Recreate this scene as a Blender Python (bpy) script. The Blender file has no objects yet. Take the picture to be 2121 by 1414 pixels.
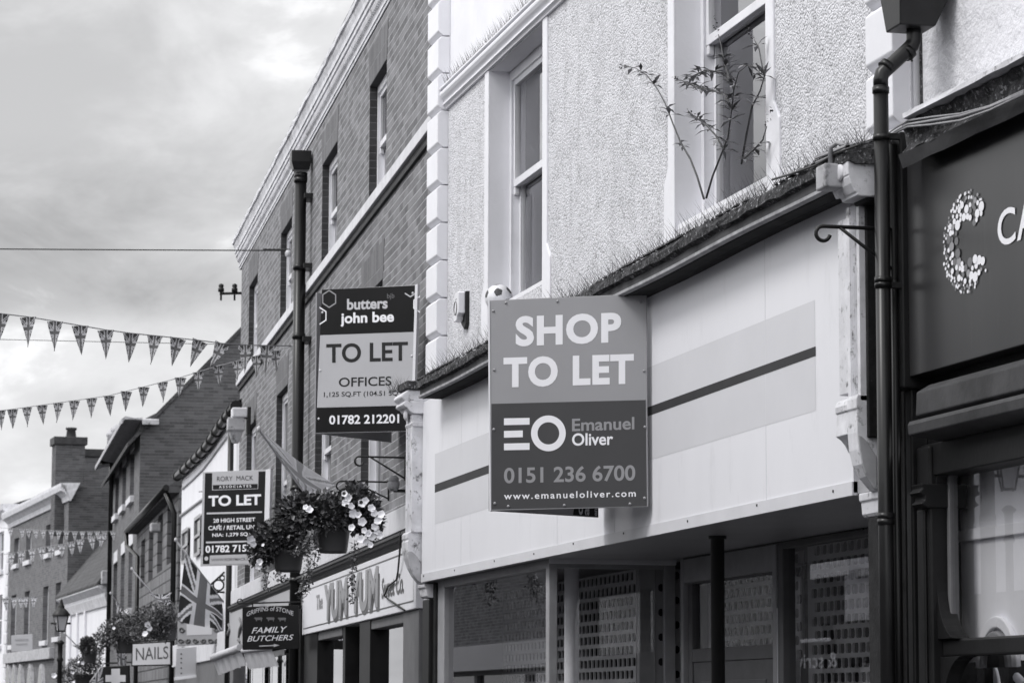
import bpy, bmesh, math, random
from mathutils import Vector, Matrix
RAD = math.radians
rnd = random.Random(7)
scene = bpy.context.scene
COL = scene.collection

# ------------------------------------------------------------------ camera
FPX = 6186.0                      # 105 mm on a 36 mm sensor, in photograph pixels
YAW, PITCH, ROLL = RAD(13.19), RAD(7.01), RAD(0.2)
EYE = Vector((0, 0, 1.6))
_f = Vector((math.sin(YAW)*math.cos(PITCH), math.cos(YAW)*math.cos(PITCH), math.sin(PITCH)))
_r = Vector((math.cos(YAW), -math.sin(YAW), 0))
_u = _r.cross(_f)
r2 = _r*math.cos(ROLL) + _u*math.sin(ROLL)
u2 = -_r*math.sin(ROLL) + _u*math.cos(ROLL)
CR, CU, CF = r2, u2, _f

def ray(px, py):
    return CR*((px-1060.5)/FPX) - CU*((py-707.0)/FPX) + CF
def at_depth(px, py, z):
    return EYE + ray(px, py)*z

cam = bpy.data.cameras.new('camera')
cam.sensor_width = 36.0
cam.lens = FPX/2121*36
cam.clip_start, cam.clip_end = 0.1, 2000
cam.dof.use_dof = True
cam.dof.focus_distance = 17.5
cam.dof.aperture_fstop = 10
camo = bpy.data.objects.new('camera', cam)
COL.objects.link(camo)
camo.matrix_world = Matrix(((CR.x, CU.x, -CF.x, EYE.x), (CR.y, CU.y, -CF.y, EYE.y), (CR.z, CU.z, -CF.z, EYE.z), (0, 0, 0, 1)))
scene.camera = camo

# ------------------------------------------------------------------ frames
class Frame:
    """local x = u along the facade (away), y = w out towards the street, z = v up"""
    def __init__(s, O, a):
        s.O = Vector((O[0], O[1], 0)); s.a = a
        s.u = Vector((math.sin(a), math.cos(a), 0)); s.w = Vector((-math.cos(a), math.sin(a), 0))
        s.rz = math.pi/2 - a
    def uv(s, px, py, w=0.0):
        d = ray(px, py); t = (w - (EYE-s.O).dot(s.w))/d.dot(s.w)
        p = EYE + d*t - s.O
        return p.dot(s.u), p.z
    def U(s, px, py, w=0.0): return s.uv(px, py, w)[0]
    def V(s, px, py, w=0.0): return s.uv(px, py, w)[1]
    def wv(s, px, py, u):
        d = ray(px, py); t = (u - (EYE-s.O).dot(s.u))/d.dot(s.u)
        p = EYE + d*t - s.O
        return p.dot(s.w), p.z
    def P(s, u, w, v=0.0): return s.O + s.u*u + s.w*w + Vector((0, 0, v))
    def loc(s, p):
        q = p - s.O
        return Vector((q.dot(s.u), q.dot(s.w), q.z))

class SignFrame:
    """a flat board: local x to the reader's right, y away from the reader, z up"""
    def __init__(s, A, B):
        s.O = Vector((A.x, A.y, 0))
        d = (B-A); d.z = 0; d.normalize()
        s.x = d; s.y = Vector((-d.y, d.x, 0)); s.rz = math.atan2(d.y, d.x)
    def xz(s, px, py, y=0.0):
        d = ray(px, py); t = (y - (EYE-s.O).dot(s.y))/d.dot(s.y)
        p = EYE + d*t - s.O
        return p.dot(s.x), p.z
    def loc(s, p):
        q = p - s.O
        return Vector((q.dot(s.x), q.dot(s.y), q.z))

# ------------------------------------------------------------------ objects
def thing(name, label, cat, loc=(0, 0, 0), rz=0.0, group=None):
    o = bpy.data.objects.new(name, None); COL.objects.link(o)
    o.empty_display_size = 0.2
    o.location = loc; o.rotation_euler = (0, 0, rz)
    o['label'] = label; o['category'] = cat
    if group: o['group'] = group
    return o
def fthing(name, label, cat, fr, group=None):
    return thing(name, label, cat, fr.O, fr.rz, group)
def tag(o, label, cat, group=None, kind=None):
    if label: o['label'] = label
    if cat: o['category'] = cat
    if group: o['group'] = group
    if kind: o['kind'] = kind
    return o
def copy_tree(o, parent=None):
    c = o.copy(); COL.objects.link(c)
    if parent: c.parent = parent
    for ch in list(o.children): copy_tree(ch, c)
    return c

class MB:
    def __init__(s): s.v = []; s.f = []; s.m = []; s.s = []
    def face(s, pts, m=0, sm=False):
        b = len(s.v); s.v += [tuple(p) for p in pts]
        s.f.append(tuple(range(b, b+len(pts)))); s.m.append(m); s.s.append(sm)
    def add(s, vs, fs, m=0, sm=False):
        b = len(s.v); s.v += [tuple(p) for p in vs]
        for f in fs: s.f.append(tuple(b+i for i in f)); s.m.append(m); s.s.append(sm)
    def box(s, x0, x1, y0, y1, z0, z1, m=0):
        x0, x1 = min(x0, x1), max(x0, x1); y0, y1 = min(y0, y1), max(y0, y1); z0, z1 = min(z0, z1), max(z0, z1)
        vs = [(x0,y0,z0),(x1,y0,z0),(x1,y1,z0),(x0,y1,z0),(x0,y0,z1),(x1,y0,z1),(x1,y1,z1),(x0,y1,z1)]
        s.add(vs, [(0,3,2,1),(4,5,6,7),(0,1,5,4),(1,2,6,5),(2,3,7,6),(3,0,4,7)], m)
    def prism(s, prof, x0, x1, m=0, sm=False, caps=True):
        """(y,z) outline pushed along x"""
        n = len(prof)
        vs = [(x0, a, b) for a, b in prof] + [(x1, a, b) for a, b in prof]
        s.add(vs, [(i, (i+1) % n, n+(i+1) % n, n+i) for i in range(n)], m, sm)
        if caps: s.add(vs, [tuple(range(n-1, -1, -1)), tuple(range(n, 2*n))], m)
    def prism_y(s, prof, y0, y1, m=0, sm=False):
        """(x,z) outline pushed along y"""
        n = len(prof)
        vs = [(a, y0, b) for a, b in prof] + [(a, y1, b) for a, b in prof]
        s.add(vs, [(i, (i+1) % n, n+(i+1) % n, n+i) for i in range(n)], m, sm)
        s.add(vs, [tuple(range(n-1, -1, -1)), tuple(range(n, 2*n))], m)
    def tube(s, pts, r, n=8, m=0, caps=True):
        pts = [Vector(p) for p in pts]; N = len(pts)
        rs = r if isinstance(r, (list, tuple)) else [r]*N
        rings = []; prev = None
        for i, p in enumerate(pts):
            t = (pts[min(i+1, N-1)]-pts[max(i-1, 0)])
            if t.length < 1e-9: t = Vector((0, 0, 1))
            t.normalize()
            if prev is None:
                a = t.orthogonal().normalized()
            else:
                a = prev - t*prev.dot(t)
                a = a.normalized() if a.length > 1e-6 else t.orthogonal().normalized()
            prev = a; b = t.cross(a)
            rings.append([p + (a*math.cos(2*math.pi*k/n)+b*math.sin(2*math.pi*k/n))*rs[i] for k in range(n)])
        vs = [q for rg in rings for q in rg]; fs = []
        for i in range(N-1):
            for k in range(n):
                fs.append((i*n+k, i*n+(k+1) % n, (i+1)*n+(k+1) % n, (i+1)*n+k))
        s.add(vs, fs, m, True)
        if caps: s.add(vs, [tuple(range(n-1, -1, -1)), tuple((N-1)*n+k for k in range(n))], m)
    def lathe(s, prof, c=(0, 0, 0), n=16, m=0, sm=True, phase=0.0):
        """(r,z) profile turned round a vertical axis"""
        vs = []; fs = []
        for r, z in prof:
            for k in range(n):
                t = 2*math.pi*k/n+phase
                vs.append((c[0]+r*math.cos(t), c[1]+r*math.sin(t), c[2]+z))
        for i in range(len(prof)-1):
            for k in range(n):
                fs.append((i*n+k, i*n+(k+1) % n, (i+1)*n+(k+1) % n, (i+1)*n+k))
        s.add(vs, fs, m, sm)
    def wall(s, x0, x1, z0, z1, y, holes=(), depth=0.12, m=0, mr=None):
        """sheet facing +y with rectangular holes (x0,x1,z0,z1) and their reveals"""
        mr = m if mr is None else mr
        xs = sorted(set([x0, x1] + [min(max(h[i], x0), x1) for h in holes for i in (0, 1)]))
        zs = sorted(set([z0, z1] + [min(max(h[i], z0), z1) for h in holes for i in (2, 3)]))
        for i in range(len(xs)-1):
            for j in range(len(zs)-1):
                cx, cz = (xs[i]+xs[i+1])/2, (zs[j]+zs[j+1])/2
                if any(h[0] < cx < h[1] and h[2] < cz < h[3] for h in holes): continue
                s.face([(xs[i+1], y, zs[j]), (xs[i], y, zs[j]), (xs[i], y, zs[j+1]), (xs[i+1], y, zs[j+1])], m)
        for h in holes:
            d = h[4] if len(h) > 4 else depth
            a, b, c, e = h[:4]; yb = y-d
            s.face([(a,y,c),(a,yb,c),(a,yb,e),(a,y,e)], mr); s.face([(b,yb,c),(b,y,c),(b,y,e),(b,yb,e)], mr)
            s.face([(a,y,e),(a,yb,e),(b,yb,e),(b,y,e)], mr); s.face([(a,yb,c),(a,y,c),(b,y,c),(b,yb,c)], mr)
    def build(s, name, mats, parent=None, bev=0.0, rn=True, seg=2):
        me = bpy.data.meshes.new(name)
        me.from_pydata(s.v, [], s.f)
        if not isinstance(mats, (list, tuple)): mats = [mats]
        for m in mats: me.materials.append(m)
        for p, mi, sm in zip(me.polygons, s.m, s.s):
            p.material_index = mi; p.use_smooth = sm
        bm = bmesh.new(); bm.from_mesh(me)
        bmesh.ops.remove_doubles(bm, verts=bm.verts, dist=1e-5)
        if rn: bmesh.ops.recalc_face_normals(bm, faces=bm.faces)
        bm.to_mesh(me); bm.free()
        uvl = me.uv_layers.new(name='metres')
        for p in me.polygons:
            n = p.normal; ax = max(range(3), key=lambda k: abs(n[k]))
            for li in p.loop_indices:
                c = me.vertices[me.loops[li].vertex_index].co
                uvl.data[li].uv = (c.y, c.z) if ax == 0 else ((c.x, c.z) if ax == 1 else (c.x, c.y))
        o = bpy.data.objects.new(name, me); COL.objects.link(o)
        if parent is not None: o.parent = parent
        if bev > 0:
            b = o.modifiers.new('bevel', 'BEVEL'); b.width = bev; b.segments = seg; b.limit_method = 'ANGLE'; b.angle_limit = RAD(40)
        return o

def boxes(name, mat, parent, lst, bev=0.0):
    b = MB()
    for t in lst: b.box(*t)
    return b.build(name, mat, parent, bev)

# ------------------------------------------------------------------ lettering
_tc = {}
def text_poly(s, bold=0.0, shear=0.0, space=1.0):
    k = (s, bold, shear, space)
    if k in _tc: return _tc[k]
    c = bpy.data.curves.new('lettering', 'FONT'); c.body = s; c.size = 1.0
    c.offset = bold; c.shear = shear; c.space_character = space; c.resolution_u = 5
    o = bpy.data.objects.new('lettering', c); COL.objects.link(o)
    me = o.to_mesh()
    vs = [(v.co.x, v.co.y) for v in me.vertices]; fs = [tuple(p.vertices) for p in me.polygons]
    o.to_mesh_clear(); bpy.data.objects.remove(o); bpy.data.curves.remove(c)
    x0 = min(v[0] for v in vs); x1 = max(v[0] for v in vs); y0 = min(v[1] for v in vs); y1 = max(v[1] for v in vs)
    vs = [((x-x0)/(x1-x0), (y-y0)/(y1-y0)) for x, y in vs]
    _tc[k] = (vs, fs)
    return _tc[k]
def write(parent, s, mat, x0, x1, z0, z1, y, bold=0.0, shear=0.0, space=1.0, flip=False, warp=None, name='lettering', mb=None):
    """fit the words into a box of the board's own plane; flip for facades (x runs away from the reader's right)"""
    vs, fs = text_poly(s, bold, shear, space)
    out = []
    for a, b in vs:
        if warp: a, b = warp(a, b)
        out.append((x0+(x1-x0)*a, y, z0+(z1-z0)*b))
    b = mb or MB(); b.add(out, fs)
    if mb: return None
    return b.build(name, mat, parent, rn=False)
# ------------------------------------------------------------------ materials (the photograph is monochrome: cool greys)
def G(v): return (v*0.985, v*0.985, v*1.03, 1)
class NT:
    def __init__(s, m):
        s.t = m.node_tree; s.n = s.t.nodes; s.l = s.t.links
        s.b = s.n['Principled BSDF']
        s.tc = s.n.new('ShaderNodeTexCoord')
    def node(s, typ, ins=None, **kw):
        n = s.n.new(typ)
        for k, v in kw.items(): setattr(n, k, v)
        for k, v in (ins or {}).items(): s.put(n.inputs[k], v)
        return n
    def put(s, sock, v):
        if isinstance(v, bpy.types.NodeSocket): s.l.new(v, sock)
        else: sock.default_value = v
    def noise(s, scale, detail=4, rough=0.55, vec=None, stretch=None):
        v = vec or s.tc.outputs['Object']
        if stretch:
            mp = s.node('ShaderNodeMapping', {'Vector': v, 'Scale': stretch}); v = mp.outputs[0]
        return s.node('ShaderNodeTexNoise', {'Vector': v, 'Scale': scale, 'Detail': detail, 'Roughness': rough}).outputs['Fac']
    def ramp(s, fac, p0, p1, c0=0.0, c1=1.0):
        r = s.node('ShaderNodeMapRange', {'Value': fac, 'From Min': p0, 'From Max': p1, 'To Min': c0, 'To Max': c1})
        return r.outputs['Result']
    def mix(s, fac, a, b):
        n = s.node('ShaderNodeMix', data_type='RGBA')
        s.put(n.inputs['Factor'], fac); s.put(n.inputs['A'], a); s.put(n.inputs['B'], b)
        return n.outputs['Result']
    def math(s, op, a, b=0.0, clamp=False):
        n = s.node('ShaderNodeMath', operation=op, use_clamp=clamp); s.put(n.inputs[0], a); s.put(n.inputs[1], b)
        return n.outputs[0]
    def bump(s, h, strength=0.3, dist=0.01, normal=None):
        n = s.node('ShaderNodeBump', {'Height': h, 'Strength': strength, 'Distance': dist})
        if normal is not None: s.l.new(normal, n.inputs['Normal'])
        return n.outputs['Normal']
    def done(s, col, rough=0.6, normal=None, spec=0.4, metal=0.0):
        s.put(s.b.inputs['Base Color'], col); s.put(s.b.inputs['Roughness'], rough)
        s.b.inputs['Specular IOR Level'].default_value = spec; s.b.inputs['Metallic'].default_value = metal
        if normal is not None: s.l.new(normal, s.b.inputs['Normal'])
def new(name):
    m = bpy.data.materials.new(name); m.use_nodes = True
    return m, NT(m)

def paint(name, v, rough=0.5, vary=0.12, scale=3.0, dirt=0.0, dirtv=0.05, dscale=9.0, dthr=0.62, bump=0.0, bscale=40, stretch=None, spec=0.4, metal=0.0):
    """painted or plain surface: slow tone drift, optional dirt / flaking, optional grain"""
    m, t = new(name)
    n = t.noise(scale, 5, 0.6, stretch=stretch)
    c = t.mix(t.ramp(n, 0.3, 0.7), G(v*(1-vary)), G(min(v*(1+vary), 0.92)))
    if dirt > 0:
        d = t.noise(dscale, 6, 0.7, stretch=stretch)
        c = t.mix(t.math('MULTIPLY', t.ramp(d, dthr, dthr+0.12), dirt), c, G(dirtv))
    nm = None
    if bump > 0: nm = t.bump(t.noise(bscale, 4, 0.6), bump, 0.006)
    t.done(c, rough, nm, spec, metal)
    return m

def brick(name, vb, vm, vary=0.35, w=0.225, h=0.075, mort=0.011, bump=0.5, dirt=0.3):
    m, t = new(name)
    uv = t.tc.outputs['UV']
    # slight wander so that the courses are not ruled lines
    wob = t.node('ShaderNodeTexNoise', {'Vector': uv, 'Scale': 1.3, 'Detail': 2})
    off = t.node('ShaderNodeVectorMath', {0: wob.outputs['Color'], 1: (0.5, 0.5, 0.5)}, operation='SUBTRACT')
    sc = t.node('ShaderNodeVectorMath', {0: off.outputs[0], 'Scale': 0.02}, operation='SCALE')
    v2 = t.node('ShaderNodeVectorMath', {0: uv, 1: sc.outputs[0]}, operation='ADD').outputs[0]
    br = t.node('ShaderNodeTexBrick', {'Vector': v2, 'Color1': G(vb*(1-vary)), 'Color2': G(vb*(1+vary)), 'Mortar': G(vb*.8+vm*.2), 'Scale': 1.0,
                'Mortar Size': mort*.45, 'Mortar Smooth': 0.3, 'Bias': 0.0, 'Brick Width': w, 'Row Height': h})
    br.offset = 0.5
    n1 = t.noise(2.2, 6, 0.65); n2 = t.noise(28, 3, 0.6); n3 = t.noise(9, 4, 0.6)
    c = t.mix(t.ramp(n1, 0.35, 0.72, 0, dirt), br.outputs['Color'], G(vb*0.45))
    # bed joints read stronger than the upright ones
    sy = t.node('ShaderNodeSeparateXYZ', {0: v2}).outputs[1]
    fr_ = t.math('FRACT', t.math('DIVIDE', sy, h)); dd = t.math('ABSOLUTE', t.math('SUBTRACT', fr_, 0.5))
    bed = t.ramp(dd, 0.5-mort/h*.62, 0.5-mort/h*.3)
    c = t.mix(t.math('MULTIPLY', bed, t.ramp(n3, 0.3, 0.6, 0.35, 1.0)), c, G(vm))
    c = t.mix(t.ramp(n2, 0.4, 0.75, 0, 0.35), c, G(vb*1.5))
    hgt = t.math('ADD', t.math('MULTIPLY', t.math('MAXIMUM', br.outputs['Fac'], bed), -1.0), t.math('MULTIPLY', n2, 0.5))
    t.done(c, 0.85, t.bump(hgt, bump, 0.012), 0.25)
    return m

M_ = {}
# pebbledash: rounded stones thrown on to render, painted over
m, t = new('pebbledash'); M_['pebble'] = m
def _peb():
    co = t.tc.outputs['Object']
    vor = t.node('ShaderNodeTexVoronoi', {'Vector': co, 'Scale': 76.0, 'Randomness': 1.0})
    vor2 = t.node('ShaderNodeTexVoronoi', {'Vector': co, 'Scale': 40.0, 'Randomness': 1.0})
    n = t.noise(130, 3, 0.6); nb = t.noise(1.6, 5, 0.6); nl = t.noise(5, 4, 0.6)
    h = t.math('ADD', t.math('MULTIPLY', vor.outputs['Distance'], -1.0), t.math('MULTIPLY', n, 0.5))
    h = t.math('ADD', h, t.math('MULTIPLY', vor2.outputs['Distance'], -0.5))
    sp = t.node('ShaderNodeSeparateColor', {0: vor.outputs['Color']})
    crev = t.ramp(vor.outputs['Distance'], 0.45, 0.75)
    c = t.mix(t.ramp(nb, 0.3, 0.7), G(0.68), G(0.76))
    c = t.mix(t.ramp(sp.outputs[0], 0.0, 1.0, 0.0, 0.22), c, G(0.42))
    c = t.mix(t.math('MULTIPLY', t.ramp(sp.outputs[1], 0.8, 0.86), t.ramp(nl, 0.35, 0.65, 0.15, 0.8)), c, G(0.3))
    c = t.mix(t.math('MULTIPLY', crev, t.ramp(nl, 0.35, 0.7, 0.15, 0.6)), c, G(0.25))
    st = t.noise(3.2, 5, 0.65, stretch=(1.6, 1.6, 0.18))
    c = t.mix(t.ramp(st, 0.52, 0.74, 0, 0.42), c, G(0.33))
    t.done(c, 0.85, t.bump(h, 0.65, 0.013), 0.2)
_peb()
M_['render'] = paint('smooth_render', 0.74, 0.75, 0.05, 2.0, 0.25, 0.25, 7, 0.66, 0.25, 25)
M_['render_warm'] = paint('painted_render', 0.7, 0.7, 0.07, 1.5, 0.3, 0.25, 5, 0.62, 0.2, 30)
m, t = new('rough_render'); M_['rough'] = m
def _rough():
    n1 = t.noise(14, 6, 0.65); n2 = t.noise(3, 5, 0.7); n3 = t.noise(9, 5, 0.7)
    c = t.mix(t.ramp(n2, 0.35, 0.7), G(0.66), G(0.74))
    c = t.mix(t.ramp(n3, 0.66, 0.74, 0, 0.7), c, G(0.25))
    t.done(c, 0.85, t.bump(n1, 0.8, 0.03), 0.2)
_rough()
M_['quoin'] = paint('quoin_paint', 0.74, 0.65, 0.04, 3, 0.5, 0.2, 11, 0.68, 0.12, 40)
M_['string'] = paint('moulding_paint', 0.74, 0.55, 0.04, 3, 0.5, 0.2, 8, 0.68, 0.1, 30)
M_['frame'] = paint('white_gloss_frame', 0.7, 0.4, 0.08, 4, 0.6, 0.12, 14, 0.66, 0.1, 50)
M_['peel'] = paint('peeling_white_paint', 0.62, 0.55, 0.18, 6, 0.9, 0.07, 15, 0.56, 0.35, 40)
M_['fascia'] = paint('fascia_panel_white', 0.73, 0.42, 0.03, 1.2, 0.22, 0.5, 4, 0.56, 0.0, 40, (1.2, 1, 0.35))
M_['trim'] = paint('aluminium_trim_paint', 0.62, 0.4, 0.06, 3, 0.5, 0.2, 16, 0.68)
M_['band'] = paint('fascia_pale_band', 0.6, 0.45, 0.03, 2)
M_['stripe'] = paint('fascia_dark_stripe', 0.04, 0.6, 0.15, 4, spec=0.15)
M_['iron'] = paint('black_iron', 0.011, 0.45, 0.3, 9, 0.25, 0.12, 20, 0.7, 0.1, 60, spec=0.3)
M_['pipe'] = paint('black_gloss_pipe', 0.009, 0.33, 0.3, 5, 0.4, 0.12, 30, 0.68, 0.0, spec=0.32)
M_['dark'] = paint('dark_shopfront_paint', 0.013, 0.42, 0.3, 4, 0.75, 0.3, 34, 0.7, 0.12, 30, spec=0.16)
M_['dark2'] = paint('dark_sign_paint', 0.028, 0.3, 0.15, 1.6, 0.25, 0.09, 5, 0.6, stretch=(3, 1, 0.25), spec=0.22)
M_['mould'] = paint('weathered_dark_moulding', 0.05, 0.6, 0.3, 6, 0.7, 0.3, 22, 0.68, 0.2, 40, spec=0.15)
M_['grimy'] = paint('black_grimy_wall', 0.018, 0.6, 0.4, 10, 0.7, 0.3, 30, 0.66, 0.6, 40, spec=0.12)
M_['soffit'] = paint('grey_soffit_board', 0.36, 0.35, 0.12, 1.5)
M_['greyframe'] = paint('grey_window_frame', 0.3, 0.45, 0.15, 5, 0.4, 0.08, 12, 0.66)
M_['greyframe2'] = paint('mid_grey_frame', 0.13, 0.6, 0.15, 5, 0.4, 0.05, 12, 0.66)
M_['grille'] = paint('shutter_steel', 0.42, 0.42, 0.12, 3)
M_['column'] = paint('column_paint', 0.85, 0.5, 0.1, 4)
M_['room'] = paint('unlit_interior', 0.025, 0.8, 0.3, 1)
M_['blind'] = paint('white_blind', 0.85, 0.8, 0.03, 2)
M_['display'] = paint('display_back_board', 0.82, 0.7, 0.08, 2, 0.25, 0.25, 9, 0.66, 0.3, 22)
M_['lead'] = paint('lead_flashing', 0.16, 0.6, 0.25, 6, 0.5, 0.05, 9, 0.6, 0.3, 20)
m, t = new('mossy_lead'); M_['moss'] = m
def _moss():
    n1 = t.noise(12, 7, 0.75); n2 = t.noise(35, 4, 0.7); n3 = t.noise(5, 5, 0.7)
    c = t.mix(t.ramp(n1, 0.4, 0.65), G(0.035), G(0.13))
    c = t.mix(t.ramp(n2, 0.57, 0.66, 0, 0.85), c, G(0.42))
    c = t.mix(t.ramp(n3, 0.6, 0.75, 0, 0.6), c, G(0.02))
    t.done(c, 0.95, t.bump(t.math('ADD', n1, n2), 0.9, 0.03), 0.1)
_moss()
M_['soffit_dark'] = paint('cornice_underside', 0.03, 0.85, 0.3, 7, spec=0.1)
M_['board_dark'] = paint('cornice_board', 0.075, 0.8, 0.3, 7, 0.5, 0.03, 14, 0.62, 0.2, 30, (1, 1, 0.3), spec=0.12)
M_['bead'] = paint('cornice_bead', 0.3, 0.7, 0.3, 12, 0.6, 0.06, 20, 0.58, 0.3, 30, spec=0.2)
M_['brick'] = brick('red_brick', 0.18, 0.4, 0.42, dirt=.55)
M_['brick_reveal'] = brick('darker_brick', 0.045, 0.1, 0.3)  # much darker brick for the window reveals and the corbel course
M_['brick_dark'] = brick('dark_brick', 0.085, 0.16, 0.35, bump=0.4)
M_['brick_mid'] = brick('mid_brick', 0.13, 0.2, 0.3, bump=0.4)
M_['brick_arch'] = brick('gauged_brick', 0.14, 0.2, 0.25, w=0.08, h=0.3)
M_['tilehung'] = brick('hung_tiles', 0.17, 0.02, 0.25, w=0.3, h=0.24, mort=0.035, bump=0.8)
M_['slate'] = brick('roof_tiles', 0.07, 0.03, 0.35, w=0.2, h=0.16, mort=0.012, bump=0.8)
M_['stone'] = paint('painted_stone', 0.6, 0.7, 0.12, 5, 0.7, 0.12, 10, 0.6, 0.25, 30)
M_['stone_worn'] = paint('worn_stone', 0.4, 0.7, 0.2, 5, 0.85, 0.08, 8, 0.55, 0.35, 25)
M_['corn_white'] = paint('weathered_cornice_paint', 0.62, 0.6, 0.2, 6, 0.8, 0.07, 7, 0.58, 0.3, 30)
M_['whitewall'] = paint('white_wall', 0.72, 0.7, 0.05, 1.5, 0.2, 0.3, 6, 0.66, 0.2, 20)
M_['alum'] = paint('board_edge_white', 0.7, 0.4, 0.04)
M_['s_mid'] = paint('sign_mid_grey', 0.29, 0.35, 0.05, 1.5, 0.12, 0.4, 25, 0.68)
M_['s_dark'] = paint('sign_charcoal', 0.062, 0.4, 0.06, 2.0, 0.12, 0.12, 30, 0.68, spec=0.2)
M_['s_black'] = paint('sign_black', 0.012, 0.4, 0.15, 2.0, spec=0.15)
M_['s_lite'] = paint('sign_light_grey', 0.42, 0.35, 0.03, 2.0)
M_['s_grey'] = paint('sign_back_grey', 0.3, 0.45, 0.1, 3.0)
M_['ink_white'] = paint('white_vinyl', 0.78, 0.4, 0.02)
M_['ink_lite'] = paint('pale_vinyl', 0.5, 0.4, 0.02)
M_['ink_grey'] = paint('grey_vinyl', 0.27, 0.4, 0.02)
M_['ink_dim'] = paint('dim_vinyl', 0.14, 0.4, 0.02)
M_['ink_black'] = paint('black_vinyl', 0.012, 0.4, 0.1)
M_['ink_edge'] = paint('dark_grey_vinyl', 0.07, 0.4, 0.05)
M_['screw'] = paint('screw_cap', 0.55, 0.3, 0.1, spec=0.6)
M_['screw_grey'] = paint('painted_screw_cap', 0.25, 0.3, 0.1, spec=0.6)
M_['plastic'] = paint('white_plastic', 0.72, 0.35, 0.03)
M_['ball_b'] = paint('ball_black_panel', 0.05, 0.6, 0.4, 20, 0.5, 0.25, 30, 0.6)
M_['ball_w'] = paint('ball_white_panel', 0.74, 0.4, 0.06, 12, 0.4, 0.3, 18, 0.66)
M_['pot'] = paint('basket_pot', 0.055, 0.4, 0.12)
M_['leaf'] = paint('leaf_dark', 0.055, 0.5, 0.35, 30)
M_['leaf2'] = paint('leaf_pale', 0.2, 0.5, 0.3, 30)
M_['stem'] = paint('plant_stem', 0.07, 0.6, 0.3, 20)
M_['petal'] = paint('petal_white', 0.8, 0.6, 0.05, 20)
M_['petal_d'] = paint('petal_dark', 0.04, 0.6, 0.2, 20)
M_['wire'] = paint('cable_grey', 0.25, 0.5, 0.2, 20)
M_['wire_d'] = paint('cable_black', 0.02, 0.5, 0.2, 20)
M_['spike'] = paint('spike_steel', 0.035, 0.5, 0.4, 40)
M_['uj_b'] = paint('flag_dark_cloth', 0.04, 0.8, 0.1)
M_['uj_w'] = paint('flag_pale_cloth', 0.66, 0.8, 0.05)
M_['fl_a'] = paint('flag_grey_cloth', 0.3, 0.8, 0.1)
M_['fl_b'] = paint('flag_light_cloth', 0.6, 0.8, 0.1)
M_['uj_r'] = paint('flag_mid_cloth', 0.15, 0.8, 0.1)
M_['bu_b'] = paint('pennant_dark', 0.035, 0.8, 0.1)
M_['bu_w'] = paint('pennant_pale', 0.4, 0.8, 0.05)
M_['bu_r'] = paint('pennant_mid', 0.09, 0.8, 0.1)
M_['bp_b'] = paint('far_pennant_dark', 0.2, 0.8, 0.1)
M_['cloth'] = paint('awning_canvas', 0.55, 0.8, 0.12, 6, 0.3, 0.2, 8, 0.6, stretch=(4, 4, 0.5))
M_['lampglass'] = paint('opal_lamp_glass', 0.5, 0.2, 0.1)
M_['asphalt'] = paint('asphalt', 0.05, 0.9, 0.2, 30, bump=0.5, bscale=120)
M_['paving'] = brick('paving_slabs', 0.13, 0.08, 0.15, w=0.6, h=0.45, mort=0.012)
M_['roof_felt'] = paint('flat_roof', 0.1, 0.9, 0.2, 3)
# glass: clear sheet that mirrors the street at a glancing angle
def glass(name, tint=0.85, boost=1.25, rough=0.0):
    m = bpy.data.materials.new(name); m.use_nodes = True
    n = m.node_tree.nodes; l = m.node_tree.links
    n.remove(n['Principled BSDF']); out = n['Material Output']
    tr = n.new('ShaderNodeBsdfTransparent'); tr.inputs[0].default_value = (tint, tint, tint, 1)
    gl = n.new('ShaderNodeBsdfGlossy'); gl.inputs['Roughness'].default_value = rough; gl.inputs['Color'].default_value = (0.95, 0.95, 0.97, 1)
    lw = n.new('ShaderNodeLayerWeight'); lw.inputs['Blend'].default_value = 0.5
    # Schlick: f0 + (1-f0)*facing^5 ; layer weight 'Facing' at blend .5 is 1-|cos|
    p = n.new('ShaderNodeMath'); p.operation = 'POWER'; l.new(lw.outputs['Facing'], p.inputs[0]); p.inputs[1].default_value = 5.0
    q = n.new('ShaderNodeMath'); q.operation = 'MULTIPLY_ADD'; l.new(p.outputs[0], q.inputs[0]); q.inputs[1].default_value = 0.92*boost; q.inputs[2].default_value = 0.08; q.use_clamp = True
    mx = n.new('ShaderNodeMixShader'); l.new(q.outputs[0], mx.inputs[0]); l.new(tr.outputs[0], mx.inputs[1]); l.new(gl.outputs[0], mx.inputs[2])
    l.new(mx.outputs[0], out.inputs['Surface'])
    return m
M_['glass'] = glass('window_glass')
M_['glass_d'] = paint('dark_window_glass', 0.02, 0.08, 0.2, 1, spec=0.6)

# thin flag cloth lets light through
def cloth(name, v):
    m = bpy.data.materials.new(name); m.use_nodes = True; n = m.node_tree.nodes; l = m.node_tree.links
    n.remove(n['Principled BSDF']); d = n.new('ShaderNodeBsdfDiffuse'); t_ = n.new('ShaderNodeBsdfTranslucent'); mx = n.new('ShaderNodeMixShader')
    nz = n.new('ShaderNodeTexNoise'); nz.inputs['Scale'].default_value = 9.0; tc_ = n.new('ShaderNodeTexCoord'); l.new(tc_.outputs['Object'], nz.inputs['Vector'])
    cm = n.new('ShaderNodeMix'); cm.data_type = 'RGBA'; cm.inputs['A'].default_value = G(v*.85); cm.inputs['B'].default_value = G(min(v*1.12, .9)); l.new(nz.outputs['Fac'], cm.inputs['Factor'])
    for q in (d, t_): l.new(cm.outputs['Result'], q.inputs['Color'])
    mx.inputs[0].default_value = 0.45; l.new(d.outputs[0], mx.inputs[1]); l.new(t_.outputs[0], mx.inputs[2]); l.new(mx.outputs[0], n['Material Output'].inputs['Surface']); return m
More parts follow.
